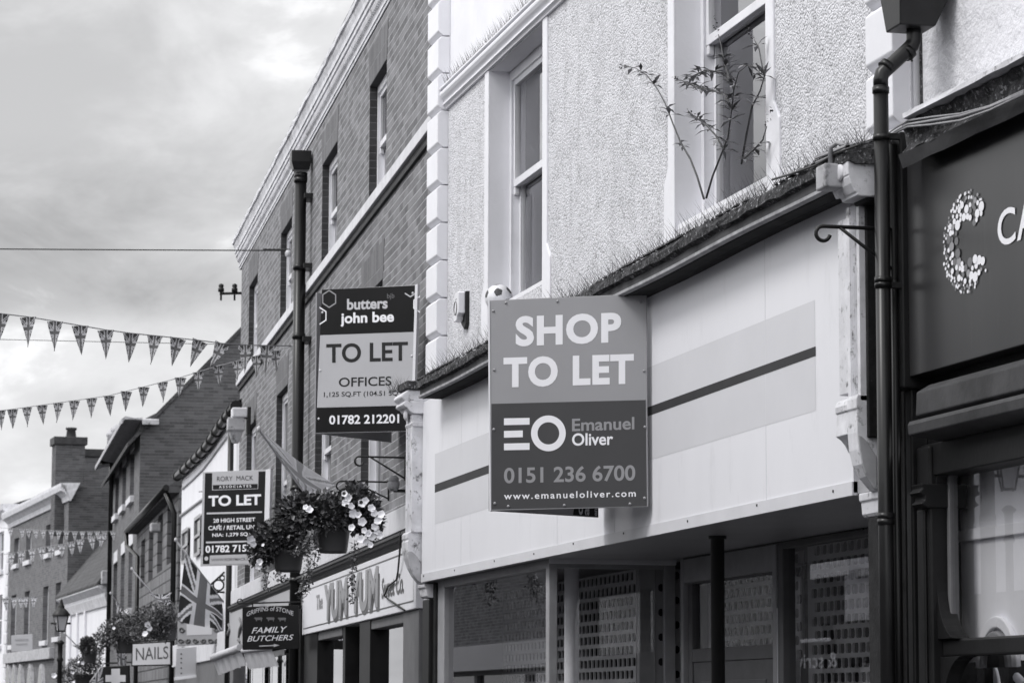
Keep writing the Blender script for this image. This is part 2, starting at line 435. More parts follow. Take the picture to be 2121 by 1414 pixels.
for k, nm, v in (('uj_b', 'flag_dark_cloth', .05), ('uj_w', 'flag_pale_cloth', .8), ('uj_r', 'flag_mid_cloth', .2), ('fl_a', 'flag_grey_cloth', .4), ('fl_b', 'flag_light_cloth', .7)):
    M_[k] = cloth(nm, v)
# ------------------------------------------------------------------ the rendered shop building
M = Frame((4.9, 0), 0.0)
main = fthing('shop_building', 'white pebbledashed building with a blank pale fascia over an empty shuttered shop', 'building', M)
U0, U1 = 12.82, 23.60            # near end, far end
QW = 0.09
uq_in = M.U(906, 300, QW)        # near corner of the far quoin strip
uq_r = M.U(1792, 120, QW)        # far corner of the near quoin strip
str_b = M.V(1172, 0, 0.0); str_t = str_b + 0.165
w1a, w1b = M.U(1127, 42), M.U(1015, 148)
w2a, w2b = M.U(1591, 300), M.U(1400, 300)
head = M.V(1015, 148); sill = M.V(1033, 648, -0.05)
VT = 9.6
b = MB(); b.wall(U0, uq_in, 2.7, str_b, 0.0, [(w1a, w1b, sill, head, 0.165), (w2a, w2b, sill-.14, head, 0.165)], m=0, mr=1)
b.build('pebbledash_wall', [M_['pebble'], M_['render']], main)
b = MB(); b.wall(U0, U1, str_t-0.01, VT, -0.012)
b.face([(U1, -0.012, 0), (U1, -6, 0), (U1, -6, VT), (U1, -0.012, VT)]); b.face([(U0, -0.012, 0), (U0, -6, 0), (U0, -6, VT), (U0, -0.012, VT)])
b.face([(U0, -0.012, VT), (U1, -0.012, VT), (U1, -6, VT), (U0, -6, VT)])
b.wall(uq_in, U1, 0, VT, -0.006)
b.build('upper_wall', M_['render'], main)
# smooth raised margins round the windows
def margin(a, c):
    for x0, x1 in ((a-0.13, a), (c, c+0.13)):
        bb = MB(); e0, e1 = (0.09 if x0 < a else 0.0), (0.09 if x0 >= a else 0.0); z1, z2 = sill+.16, sill+.26
        bb.prism_y([(x0-e0, 3.9), (x1+e1, 3.9), (x1+e1, z1), (x1, z2), (x1, str_b), (x0, str_b), (x0, z2), (x0-e0, z1)], -.004, .013)
        bb.build('window_margin', M_['render'], main, 0.006)
margin(w1a, w1b); margin(w2a, w2b)
# string course
P = [(-0.02, 0), (.075, 0), (.075, -.014), (.05, -.02), (.05, -.026), (.066, -.034), (.074, -.05), (.072, -.066), (.06, -.086), (.044, -.1), (.036, -.112), (.036, -.12), (.047, -.124), (.047, -.138), (.03, -.142), (.022, -.152), (.022, -.165), (-0.02, -.165)]
b = MB(); b.prism([(y, str_t+z) for y, z in P], U0, uq_in+0.02)
b.build('string_course', M_['string'], main)
# quoins: rusticated blocks with a V joint between them
q0 = 0.0
pitch = (M.V(906, 152, QW)-M.V(906, 537, QW))/5.0
vj = M.V(906, 152, QW)
def quoin(x0, x1, z0, z1):
    c = 0.03; bb = MB()
    bb.prism([(-0.02, z0+.007), (QW-c-.012, z0+.007), (QW-.012, z0+c), (QW, z0+c+.014), (QW, z1-c), (QW-c, z1-.002), (-0.02, z1-.002)], x0+c*.2, x1)
    return bb.build('quoin', M_['quoin'], main, 0.006)
k = -20
while vj+pitch*k < VT-0.1:
    if vj+pitch*k > 2.4:
        quoin(uq_in, U1, vj+pitch*k, vj+pitch*(k+1))
    k += 1
vj2 = M.V(1792, 157, QW)
for k in range(-8, 9):
    z0 = vj2+pitch*k
    if z0 > 3.9 and z0 < VT-0.5:
        quoin(U0, uq_r, z0, z0+pitch)
# sash windows
def sash_window(par, a, c, z0, z1, depth, rail, mat='frame', glz='glass', name='window'):
    y = -depth; t = 0.06
    f = boxes(name, M_[mat], par, [(a, a+t, y-.1, y+.012, z0, z1), (c-t, c, y-.1, y+.012, z0, z1), (a+t, c-t, y-.1, y+.012, z1-t*1.3, z1)], 0.004)
    s = boxes('sill', M_[mat], f, [(a, c, y-.1, -0.01 if depth < .25 else y+.05, z0-.03, z0+.035)], 0.004)
    def sash(z_0, z_1, yy):
        o = boxes('sash', M_[mat], f, [(a+t, a+t+.05, yy-.042, yy, z_0, z_1), (c-t-.05, c-t, yy-.042, yy, z_0, z_1),
                                      (a+t+.05, c-t-.05, yy-.042, yy, z_0, z_0+.055), (a+t+.05, c-t-.05, yy-.042, yy, z_1-.05, z_1)], 0.003)
        p = MB(); p.face([(c-t-.05, yy-.02, z_0+.05), (a+t+.05, yy-.02, z_0+.05), (a+t+.05, yy-.02, z_1-.045), (c-t-.05, yy-.02, z_1-.045)])
        p.build('pane', M_[glz], f, rn=False)
    sash(rail-.03, z1-t*1.2, y-.005)
    sash(z0+.03, rail+.03, y-.05)
    # sash horns under the upper rail
    for x in (a+t, c-t-.045): boxes('horn', M_[mat], f, [(x, x+.045, y-.045, y-.006, rail-.09, rail-.031)], 0.008)
    return f
rail1 = M.V(1097, 362, -0.2)
for a, c in ((w1a, w1b), (w2a, w2b)):
    sill_ = sill if a > 18 else sill-.14
    f = sash_window(main, a, c, sill_, head, 0.165, rail1)
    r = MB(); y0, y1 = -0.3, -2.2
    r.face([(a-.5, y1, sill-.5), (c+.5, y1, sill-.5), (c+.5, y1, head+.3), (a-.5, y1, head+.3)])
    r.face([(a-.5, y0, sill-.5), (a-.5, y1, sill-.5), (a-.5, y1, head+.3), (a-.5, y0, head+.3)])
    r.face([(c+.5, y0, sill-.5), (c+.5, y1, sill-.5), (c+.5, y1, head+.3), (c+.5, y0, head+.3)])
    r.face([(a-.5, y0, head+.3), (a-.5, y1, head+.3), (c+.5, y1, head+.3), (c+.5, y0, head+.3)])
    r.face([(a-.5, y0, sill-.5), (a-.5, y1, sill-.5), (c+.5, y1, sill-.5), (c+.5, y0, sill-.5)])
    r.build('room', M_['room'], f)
# ---- shop cornice
cu0, cu1 = M.U(1757, 325, .4), M.U(862, 800, .4)
def cv(px, py, w): return M.V(px, py, w)
ct0, ct1 = cv(1560, 408, .4), cv(900, 767.5, .4)
n_seg = 60
# the cornice dips a little to the far end
ueb = M.U(1737, 380, .37)
def corn(prof, mats, name, jit=0.0, mi=0, us=None):
    bb = MB(); prev = None; us = cu0 if us is None else us
    for i in range(n_seg+1):
        u = us+(cu1-us)*i/n_seg
        k = (u-13.965)/(21.736-13.965)
        dz = (ct0+(ct1-ct0)*k) - ct0 + 0.004*math.sin(u*2.3)
        ring = [(u, y+(rnd.uniform(-jit, jit) if y > 0.05 else 0), ct0+dz+z+(rnd.uniform(-jit, jit) if y > 0.05 else 0)) for y, z in prof]
        if prev:
            n = len(ring)
            for j in range(n):
                bb.face([prev[j], prev[(j+1) % n], ring[(j+1) % n], ring[j]], 0)
        prev = ring
        if i in (0, n_seg): bb.face(ring)
    return bb.build(name, mats, main)
mb_, bt, bb_, be, pf = [cv(1560, y, w)-ct0 for y, w in ((434, .4), (434, .37), (462.5, .37), (469.5, .382), (478.5, .345))]
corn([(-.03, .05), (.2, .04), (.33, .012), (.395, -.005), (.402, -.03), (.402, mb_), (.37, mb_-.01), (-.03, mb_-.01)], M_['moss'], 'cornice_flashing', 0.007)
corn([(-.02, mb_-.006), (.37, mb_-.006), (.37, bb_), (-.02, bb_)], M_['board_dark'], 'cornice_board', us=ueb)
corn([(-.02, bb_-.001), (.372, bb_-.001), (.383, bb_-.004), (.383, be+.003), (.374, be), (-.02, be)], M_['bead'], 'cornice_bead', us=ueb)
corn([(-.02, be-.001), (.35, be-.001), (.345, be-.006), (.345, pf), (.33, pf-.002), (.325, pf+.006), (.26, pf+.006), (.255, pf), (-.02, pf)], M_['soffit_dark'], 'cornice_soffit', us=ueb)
# ---- fascia
fu0, fu1 = M.U(1768, 1010, .2), M.U(874, 1100, .2)
fv0 = M.V(1340, 1107, .2); fv1 = ct0+pf+.03
FW = 0.2
fas = boxes('fascia_panel', M_['fascia'], main, [(fu0, fu1, -.02, FW, fv0, fv1)])
sx = [M.U(px, 1100, FW) for px in (1588, 1273, 1154, 955)]
for x in sx: boxes('panel_joint', M_['trim'], fas, [(x-.004, x+.004, FW-.01, FW+.0012, fv0+.02, fv1)])
def strip(name, mat, pts, y):
    bb = MB(); bb.face([(*[M.U(px, py, FW)], y, M.V(px, py, FW)) for px, py in pts])
    return bb.build(name, M_[mat], fas, rn=False)
strip('pale_band', 'band', [(901, 1085), (901, 940), (1688, 621), (1690, 850)], FW+.0008)
strip('dark_stripe', 'stripe', [(901, 1020), (901, 1003), (1690, 717), (1690, 737)], FW+.0016)
tr = boxes('fascia_trim', M_['trim'], fas, [(fu0+.0, fu1, FW-.02, FW+.007, fv0-.012, fv0+.052)])
for i in range(9):
    x = fu0+.3+i*(fu1-fu0-.4)/8+rnd.uniform(-.1, .1); zz = fv0+.02+rnd.uniform(0, .02)
    boxes('trim_screw', M_['iron'], tr if False else fas, [(x-.006, x+.006, FW+.006, FW+.011, zz-.006, zz+.006)])
# ---- soffit, shopfront
SB = -0.76                        # recessed plane
uR = M.U(1137, 1170, .1)          # the return of the left display window
boxes('soffit', M_['soffit'], main, [(U0+.05, fu1+.02, SB-.1, FW-.022, fv0-.004, fv0+.06)])
gt = M.V(1129, 1177, .1)
uS = M.U(920, 1212, .1)
z_b = 0.55
shopw = boxes('display_window', M_['greyframe'], main, [
    (uR, uR+.09, .04, .1, z_b, fv0-.005), (uS, uS+.3, .02, .1, z_b, fv0-.005), (uR+.09, uS, .04, .098, gt, fv0-.005), (uR+.09, uS, .04, .1, z_b-.1, z_b+.06),
    (uR+.0005, uR+.05, SB+.06, .04, gt, fv0-.005), (uR-.001, uR+.055, SB-.02, SB+.06, z_b, fv0-.005), (uR+.0005, uR+.05, SB+.06, .04, z_b-.1, z_b+.06)], 0.006)
boxes('head_rail', M_['frame'], shopw, [(uR-.02, uR+.003, SB-.02, .1, gt+.03, gt+.075)], 0.004)
p = MB(); p.face([(uS, .06, z_b), (uR+.09, .06, z_b), (uR+.09, .06, gt), (uS, .06, gt)]); p.build('pane', M_['glass'], shopw, rn=False)
p = MB(); p.face([(uR+.02, SB+.06, z_b), (uR+.02, .04, z_b), (uR+.02, .04, gt), (uR+.02, SB+.06, gt)]); p.build('pane', M_['glass'], shopw, rn=False)
boxes('stall_riser', M_['greyframe2'], shopw, [(uR, uS+.3, .03, .09, 0, z_b-.1), (uR, uR+.05, SB, .03, 0, z_b-.1)])
# perforated roller shutters: brick-bond slots in steel
def grille(name, par, origin, dx, L, z0, z1, mat='grille', cw=0.118, ch=0.083, hw=0.102, hh=0.057):
    bb = MB(); rows = int((z1-z0)/ch); c = 0.012
    def P3(a, z): return (origin[0]+dx[0]*a, origin[1]+dx[1]*a, z)
    for r in range(rows):
        zb = z0+r*ch; zt = zb+ch
        off = (r % 2)*cw/2
        a = -off
        while a < L:
            a0, a1 = max(a, 0), min(a+cw, L)
            if a0 > a+1e-6 or a1 < a+cw-1e-6:
                bb.face([P3(a0, zb), P3(a1, zb), P3(a1, zt), P3(a0, zt)])
            else:
                h0, h1 = a+(cw-hw)/2, a+(cw+hw)/2; g0, g1 = zb+(ch-hh)/2, zb+(ch+hh)/2
                O = [(a0, zb), (a1, zb), (a1, zt), (a0, zt)]
                I = [(h0+c, g0), (h1-c, g0), (h1, g0+c), (h1, g1-c), (h1-c, g1), (h0+c, g1), (h0, g1-c), (h0, g0+c)]
                o = [P3(*q) for q in O]; i_ = [P3(*q) for q in I]
                bb.add(o+i_, [(0, 1, 5, 4), (1, 6, 5), (1, 2, 7, 6), (2, 8, 7), (2, 3, 9, 8), (3, 10, 9), (3, 0, 11, 10), (0, 4, 11)])
            a += cw
    ob = bb.build(name, M_[mat], par, rn=False)
    s = ob.modifiers.new('thickness', 'SOLIDIFY'); s.thickness = 0.014; s.offset = 0
    return ob
grille('shutter_grille', shopw, (uR+.15, -.55), (1, 0), 4.0, z_b, 2.55)
boxes('shutter_post', M_['greyframe'], shopw, [(uR+.08, uR+.14, -.665, -.545, 0, 2.56)], 0.006)
grille('shutter_grille', shopw, (uR+.1, -.66), (0, -1), .135*1.5, z_b, 2.55, cw=.135, hw=.085, hh=.05)
b = MB(); cc = M.wv(1184, 1250, uR+.9); b.lathe([(.052, .3), (.052, 2.595)], (uR+.9, cc[0], 0), 20); b.build('column', M_['column'], shopw)
# recessed door and right-hand window
dz1 = M.V(1606, 1140, SB); dz0 = M.V(1609, 1332, SB); dza = M.V(1609, 1362, SB)
da, dc = M.U(1609, 1200, SB), M.U(1424, 1200, SB)
door = boxes('shop_door', M_['greyframe2'], main, [(da, da+.09, SB-.05, SB, .02, 2.42), (dc-.09, dc, SB-.05, SB, .02, 2.42), (da+.09, dc-.09, SB-.05, SB-.003, dz1, 2.42),
    (da+.09, dc-.09, SB-.05, SB-.003, dza, dz0), (da+.09, dc-.09, SB-.045, SB-.014, .1, dza), ], 0.006)
boxes('letter_panel', M_['greyframe2'], door, [(da+.25, dc-.25, SB-.02, SB-.006, .4, dza-.12)], 0.006)
p = MB(); p.face([(dc-.09, SB-.03, dz0), (da+.09, SB-.03, dz0), (da+.09, SB-.03, dz1), (dc-.09, SB-.03, dz1)]); p.build('pane', M_['glass'], door, rn=False)
grille('shutter_grille', door, (da+.1, SB-.2), (1, 0), dc-da-.2, dz0-.1, dz1+.05)
boxes('door_frame', M_['greyframe'], main, [(da-.07, da, SB-.06, SB+.03, 0, fv0-.006), (dc, dc+.07, SB-.06, SB+.03, 0, fv0-.006), (da, dc, SB-.06, SB+.028, 2.43, fv0-.006)], 0.006)
ra, rc = 12.95, da-.071
rz1 = M.V(1700, 1124, SB)
rwin = boxes('side_window', M_['greyframe2'], main, [(rc-.1, rc, SB-.06, SB+.02, .5, fv0-.006), (ra, ra+.1, SB-.06, SB+.02, .5, fv0-.006), (ra+.1, rc-.1, SB-.06, SB+.018, rz1, fv0-.006), (ra, rc, SB-.06, SB+.022, .4, .52)], 0.006)
p = MB(); p.face([(rc-.1, SB-.02, .5), (ra+.1, SB-.02, .5), (ra+.1, SB-.02, rz1), (rc-.1, SB-.02, rz1)]); p.build('pane', M_['glass'], rwin, rn=False)
boxes('post_strip', M_['frame'], rwin, [(rc-.012, rc+.02, SB+.021, SB+.026, .5, rz1-.35)])
grille('shutter_grille', rwin, (ra+.1, SB-.13), (1, 0), rc-ra-.24, .5, rz1+.06)
boxes('stall_riser', M_['greyframe2'], rwin, [(ra, rc, SB-.06, SB+.01, 0, .4)])
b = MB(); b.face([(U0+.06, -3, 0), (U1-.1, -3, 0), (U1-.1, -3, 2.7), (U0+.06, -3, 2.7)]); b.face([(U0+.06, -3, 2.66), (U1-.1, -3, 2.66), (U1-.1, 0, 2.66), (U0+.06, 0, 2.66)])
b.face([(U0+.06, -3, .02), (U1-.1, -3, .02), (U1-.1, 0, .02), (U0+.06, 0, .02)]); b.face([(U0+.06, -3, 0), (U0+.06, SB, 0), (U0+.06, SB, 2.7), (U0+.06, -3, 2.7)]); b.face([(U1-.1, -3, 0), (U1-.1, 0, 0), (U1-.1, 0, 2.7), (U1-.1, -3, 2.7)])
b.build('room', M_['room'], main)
pw = M.U(1486, 1105, -.2)
b = MB(); b.lathe([(.04, 0), (.04, 2.58), (.052, 2.58), (.052, fv0-.005)], (pw, -.2, 0), 20)
b.build('steel_post', M_['iron'], main)
b = MB(); pts = []
for i, (px, py) in enumerate([(1418, 1151), (1460, 1146), (1520, 1129), (1600, 1118), (1650, 1112), (1720, 1103), (1790, 1086)]):
    pts.append((M.U(px, py, SB+.03), SB+.035, min(M.V(px, py, SB+.03), fv0-.012)))
b.tube(pts, .006, 6); b.build('soffit_cable', M_['wire_d'], main)
# ---- console brackets and pilasters at both ends
def px_prof(u, pts): return [M.wv(px, py, u) for px, py in pts]
def fluted(name, x0, x1, yb, yf, z0, z1, mat, n=5, par=main):
    bb = MB(); pr = [(x0, yb), (x0, yf)]; e = 0.035; w = (x1-x0-2*e)/n
    for i in range(n):
        a = x0+e+i*w
        pr += [(a+w*.08, yf), (a+w*.2, yf-.012), (a+w*.5, yf-.018), (a+w*.8, yf-.012), (a+w*.92, yf)]
    pr += [(x1, yf), (x1, yb)]
    N = len(pr); vs = [(a, c, z0) for a, c in pr]+[(a, c, z1) for a, c in pr]
    bb.add(vs, [(i, (i+1) % N, N+(i+1) % N, N+i) for i in range(N)]+[tuple(range(N)), tuple(range(N, 2*N))])
    return bb.build(name, M_[mat], par)
# far (left) bracket
ln = fu1+.004; lf = M.U(840, 1000, .285)
yF = M.wv(853, 1000, ln)[0]
con = fluted('pilaster', ln, lf, 0, yF, M.V(845, 1103, yF), M.V(845, 862, yF), 'peel')
def prof_block(name, pts_px, uref, x0, x1, mat, par, bev=.006):
    pr = px_prof(uref, pts_px); bb = MB(); bb.prism([(-.02, pr[0][1])]+pr+[(-.02, pr[-1][1])], x0, x1)
    return bb.build(name, M_[mat], par, bev)
prof_block('bracket_cap', [(827, 796), (826, 811), (832, 813)], lf, ln-.06, lf+.05, 'moss', con)
fl_n = 5; fw_ = (lf+.05-ln+.03)/fl_n
for i in range(fl_n):      # fanned leaves under the cap
    x0_ = ln-.03+i*fw_
    prof_block('cap_leaf', [(832, 814), (820, 822), (816, 828), (820, 833), (826, 838)], lf, x0_+.006, x0_+fw_-.006, 'peel', con, .012)
prof_block('bracket_flare', [(826, 837), (821, 841), (821, 845), (825, 849), (829, 850), (833, 856), (839, 861), (843, 863)], lf, ln-.03, lf+.03, 'peel', con)
b = MB(); zz_m = M.V(850, 852, .33); b.lathe([(0, .02), (.03, .018), (.045, .008), (.05, 0)], (0, 0, 0), 16)
o = b.build('roundel', M_['peel'], con); o.rotation_euler = (-math.pi/2, 0, 0); o.location = ((ln+lf)/2, M.wv(834, 855, lf)[0]-.005, zz_m)
prof_block('neck_moulding', [(842, 878), (839, 882), (841, 887), (843, 889)], lf, ln-.012, lf+.012, 'peel', con)
prof_block('bracket_block', [(841, 1103), (836, 1104), (832, 1108), (832, 1117), (834, 1121), (832, 1124), (832, 1141), (836, 1158), (843, 1178), (852, 1194), (862, 1206), (869, 1210)], lf, ln+.02, lf, 'peel', con)
# lens-shaped recess cut in the side of the bracket: a darker scooped panel
pr = px_prof(ln, [(846, 1141), (853, 1140), (862, 1148), (869, 1158), (873, 1163), (873, 1180), (872, 1206), (866, 1203), (856, 1190), (849, 1170)])
b = MB(); b.prism([(y, z) for y, z in pr], ln+.005, ln+.03); b.build('scroll_side', M_['stone_worn'], con, .006)
prof_block('capital', [(870, 1211), (862, 1212), (862, 1218), (866, 1222), (868, 1236), (872, 1240)], lf, ln-.06, lf-.05, 'peel', con)
boxes('pilaster_shaft', M_['dark'], con, [(ln-.06, lf-.05, -.02, .15, 0, M.V(875, 1242, .15))], .01)
boxes('side_post', M_['grimy'], con, [(ln-.16, ln-.061, -.02, .12, 0, fv0-.02)], .01)
# near (right) bracket
rf = M.U(1738, 700, .27); rn = M.U(1788, 700, .27)
rcon = fluted('pilaster', rn, rf-.16, 0, .285, M.V(1770, 832, .285), M.V(1770, 424, .285), 'peel', 4)
boxes('cover_board', M_['peel'], rcon, [(rf-.155, rf, 0, .272, M.V(1745, 818, .272), M.V(1745, 455, .272))], .005)
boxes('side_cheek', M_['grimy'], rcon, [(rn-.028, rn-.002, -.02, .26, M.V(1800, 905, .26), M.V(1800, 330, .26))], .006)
prof_block('bracket_flare', [(1756, 331), (1756, 360), (1758, 363), (1758, 366), (1762, 380), (1771, 396), (1775, 399), (1775, 404), (1784, 406)], cu0+.02, cu0+.02, ueb+.01, 'peel', rcon)
prof_block('flare_wing', [(1717, 380), (1719, 389), (1723, 397), (1727, 406), (1731, 414), (1752, 408)], ueb+.16, ueb+.011, ueb+.16, 'peel', rcon)
boxes('cornice_core', M_['grimy'], rcon, [(cu0+.04, ueb, -.02, .3, ct0+be-.1, ct0+mb_-.02)], .01)
yy, zz = M.wv(1756, 349, cu0+.02); b = MB(); b.lathe([(.0, .012), (.03, .012), (.04, .006), (.042, 0)], (0, 0, 0), 20)
o = b.build('roundel', M_['peel'], rcon); o.rotation_euler = (-math.pi/2, 0, 0); o.location = ((cu0+.02+ueb)/2, yy, zz)
prof_block('bracket_block', [(1745, 828), (1733, 834), (1729, 845), (1730, 857), (1733, 858), (1732, 880), (1731, 905), (1741, 912), (1750, 923), (1757, 938)], rf, rf-.2, rf, 'peel', rcon)
prof_block('bracket_block', [(1757, 822), (1754, 830), (1753, 850), (1756, 853), (1755, 900), (1758, 935), (1765, 965), (1778, 990), (1793, 1008), (1803, 1019)], rf-.2, rn, rf-.201, 'peel', rcon)
pr = px_prof(rn, [(1777, 900), (1785, 903), (1797, 915), (1806, 930), (1816, 945), (1817, 1015), (1810, 1010), (1795, 985), (1785, 960), (1780, 930)])
b = MB(); b.prism(pr, rn-.004, rn+.02); b.build('scroll_side', M_['stone_worn'], rcon, .005)
prof_block('capital', [(1790, 1021), (1775, 1023), (1776, 1039), (1780, 1041), (1782, 1066), (1786, 1072), (1792, 1074)], rf, rn, rf-.02, 'peel', rcon)
boxes('pilaster_shaft', M_['grimy'], rcon, [(rn, rf-.06, SB, M.wv(1797, 1100, rf-.06)[0], 0, M.V(1795, 1075, .1))], .01)
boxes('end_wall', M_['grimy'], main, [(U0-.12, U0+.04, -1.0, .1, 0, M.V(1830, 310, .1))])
# ------------------------------------------------------------------ the brick building beyond (first-floor offices, shops below)
B = Frame(M.P(U1, 0), RAD(3.48))
bk = fthing('brick_building', 'tall brick building with a moulded pale cornice and pale sill bands, above the sweet shop', 'building', B)
BE = B.U(500, 620, 0)
bandv = B.V(881.6, 247.5, .06); band0 = B.V(870, 290, .06)
cb, ctp = B.V(804, 0, .03), B.V(735, 0, .13)
bh = B.V(783, 153); sillv = B.V(812, 1062, .06)
up = [(B.U(n, 300), B.U(f_, 300), bandv+.0, bh, .1) for f_, n in ((765, 800), (668.5, 699.4), (584.6, 607), (520.6, 538))]
lh = B.V(786, 585)
lo = [(B.U(n, 900), B.U(f_, 900), sillv, lh, .1) for f_, n in ((748, 790), (653, 686), (572, 595), (511, 530))]
fb0, fb1 = B.V(861, 1259, .09), B.V(829, 1135, .09)
shelf = B.V(829, 1102, .13)
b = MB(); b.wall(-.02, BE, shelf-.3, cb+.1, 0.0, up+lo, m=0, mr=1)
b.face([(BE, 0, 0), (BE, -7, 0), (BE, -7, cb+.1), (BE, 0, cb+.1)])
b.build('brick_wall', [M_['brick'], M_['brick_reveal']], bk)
H = ctp-cb
cp = [(-.02, 0), (.03, 0), (.03, .07*H), (.055, .08*H), (.055, .14*H), (.04, .16*H), (.055, .22*H)]
cp2 = [(.06, .22*H), (.09, .42*H), (.155, .43*H), (.155, .54*H), (.185, .55*H), (.185, .6*H), (.17, .62*H), (.18, .7*H), (.215, .8*H), (.225, .87*H), (.27, .88*H), (.275, 1.0*H), (.25, 1.03*H), (-.02, 1.05*H)]
b = MB(); n_ = 70
prev = None
for i in range(n_+1):
    u = -.02+(BE+.3)*i/n_; ring = []
    for j, (y, z) in enumerate(cp+cp2):
        y *= .48 if y > 0 else 1
        jj = .006 if y > .12 else .001
        ring.append((u, y+rnd.uniform(-jj, jj), cb+z+rnd.uniform(-jj, jj)))
    if prev:
        for j in range(len(ring)): b.face([prev[j], prev[(j+1) % len(ring)], ring[(j+1) % len(ring)], ring[j]])
    prev = ring
    if i in (0, n_): b.face(ring)
crn = b.build('cornice', M_['corn_white'], bk)
# egg-and-dart course: one rippled strip
b = MB(); k = int((BE+.25)/.085); prev = None
for i in range(k*4):
    u = i*.085/4; a = (i % 4); y = (.112, .15, .158, .15)[a]
    y -= .025; y *= .5; ring = [(u, .027, cb+.225*H), (u, y-.008, cb+.26*H), (u, y+.004, cb+.35*H), (u, .046, cb+.425*H)]
    if prev:
        for j in range(3): b.face([prev[j], ring[j], ring[j+1], prev[j+1]])
    prev = ring
b.build('egg_moulding', M_['corn_white'], crn)
boxes('gutter', M_['lead'], bk, [(-.02, BE+.28, .04, .115, cb+H*1.03, cb+H*1.03+.035)], .01)
b = MB(); b.face([(-.02, .03, cb+H+.02), (BE+.2, .03, cb+H+.02), (BE+.2, -4, cb+H+2.6), (-.02, -4, cb+H+2.6)]); b.build('roof', M_['slate'], bk)
boxes('string_band', M_['stone'], bk, [(-.0, BE+.03, -.02, .06, band0, bandv)], .006)
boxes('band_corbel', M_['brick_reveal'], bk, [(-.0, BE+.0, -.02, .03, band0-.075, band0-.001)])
boxes('sill_band', M_['stone'], bk, [(.6, BE+.03, -.02, .09, sillv-.2, sillv)], .006)
for i, (a, c, z0, z1, d_) in enumerate(up+lo):
    f = sash_window(bk, a, c, z0, z1, .088, z0+(z1-z0)*.5, 'frame', 'glass_d')
    b = MB(); e = .12
    b.prism_y([(a-.01, z1+.002), (c+.01, z1+.002), (c+e, z1+.36), (a-e, z1+.36)], -.01, .004)
    b.build('lintel', M_['brick_arch'], bk)
# shopfront: continuous ledge, boards, frames
corn_pr = [(-.02, .03), (.135, 0), (.14, -.025), (.125, -.03), (.12, -.055), (.1, -.07), (.085, -.1), (-.02, -.1)]
b = MB(); b.prism([(y, shelf+z) for y, z in corn_pr], .25, BE); b.build('shop_ledge', M_['mould'], bk)
boxes('frieze', M_['dark'], bk, [(.25, BE, -.02, .07, fb1-.02, shelf-.1)])
yu0, yu1 = B.U(861, 1259, .09), B.U(626, 1316, .09)
yum = boxes('fascia_board', M_['whitewall'], bk, [(yu0, yu1, .02, .09, fb0, fb1)], .006)
def ring_line(name, x0, x1, z0, z1, t_, y, mat, par):
    bb = MB(); o = [(x0, y, z0), (x1, y, z0), (x1, y, z1), (x0, y, z1)]; i = [(x0+t_, y, z0+t_), (x1-t_, y, z0+t_), (x1-t_, y, z1-t_), (x0+t_, y, z1-t_)]
    bb.add(o+i, [(0, 1, 5, 4), (1, 2, 6, 5), (2, 3, 7, 6), (3, 0, 4, 7)]); return bb.build(name, M_[mat], par, rn=False)
ring_line('border_line', yu0+.12, yu1-.1, fb0+.06, fb1-.05, .012, .0925, 'ink_edge', yum)
def fwrite(par, s, mat, px0, px1, pyc0, pyc1, w, z0, z1, **k):
    """words on a facade plane between two pixel columns"""
    return write(par, s, M_[mat], B.U(px0, pyc0, w), B.U(px1, pyc1, w), z0, z1, w, **k)
h_ = fb1-fb0
for nm, a, c, dy in (('YUM', 671, 719, 0), ('YUM', 726, 783, 0)):
    ua, uc = B.U(a, 1250, .094), B.U(c, 1220, .094)
    write(yum, nm, M_['ink_edge'], ua-.1, uc-.1, fb0+.09*h_, fb0+.72*h_, .0935, bold=.05)
    write(yum, nm, M_['ink_grey'], ua, uc, fb0+.16*h_, fb0+.86*h_, .096, bold=.045)
fwrite(yum, 'Sweet Co.', 'ink_edge', 790, 836, 1240, 1225, .094, fb0+.28*h_, fb0+.62*h_, bold=.02, shear=.1)
fwrite(yum, 'The', 'ink_grey', 655, 668, 1235, 1230, .094, fb0+.42*h_, fb0+.72*h_, bold=.02)
gh = B.V(806, 1298, .0)
def UU(px): return B.U(px, 1340, .03)
piers = [(yu0+.02, UU(842), .06), (UU(773), UU(751), .06), (UU(717), UU(712), .04), (UU(663), UU(628), .06)]
for i, (a, c, w_) in enumerate(piers): boxes('shop_pier', M_['greyframe2' if i == 0 else 'dark'], bk, [(a, c, -.9 if i in (1,) else -.1, w_, 0, fb0)], .008)
for a, c in ((842, 773), (712, 663)): boxes('shop_head', M_['greyframe2'], bk, [(UU(a), UU(c), -.08, .05, gh, fb0-.003)], .008)
for a, c in ((842, 773), (712, 663)):
    p = MB(); p.face([(UU(c), -.03, .5), (UU(a), -.03, .5), (UU(a), -.03, gh), (UU(c), -.03, gh)]); p.build('shop_pane', M_['glass'], bk, rn=False)
    boxes('stall_riser', M_['dark'], bk, [(UU(a), UU(c), -.06, .03, 0, .5)])
boxes('shop_door', M_['dark'], bk, [(UU(751), UU(717), -.95, -.9, 0, fb0)])
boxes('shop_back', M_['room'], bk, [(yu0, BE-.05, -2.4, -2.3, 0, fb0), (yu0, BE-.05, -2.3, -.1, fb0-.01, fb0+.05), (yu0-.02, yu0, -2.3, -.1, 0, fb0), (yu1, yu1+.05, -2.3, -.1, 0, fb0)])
# butcher's half
bu0, bu1 = B.U(600, 1250, .09), B.U(468, 1290, .09)
bf = boxes('butcher_fascia', M_['s_lite'], bk, [(bu0, bu1, .02, .09, fb0-.03, fb1+.05)], .006)
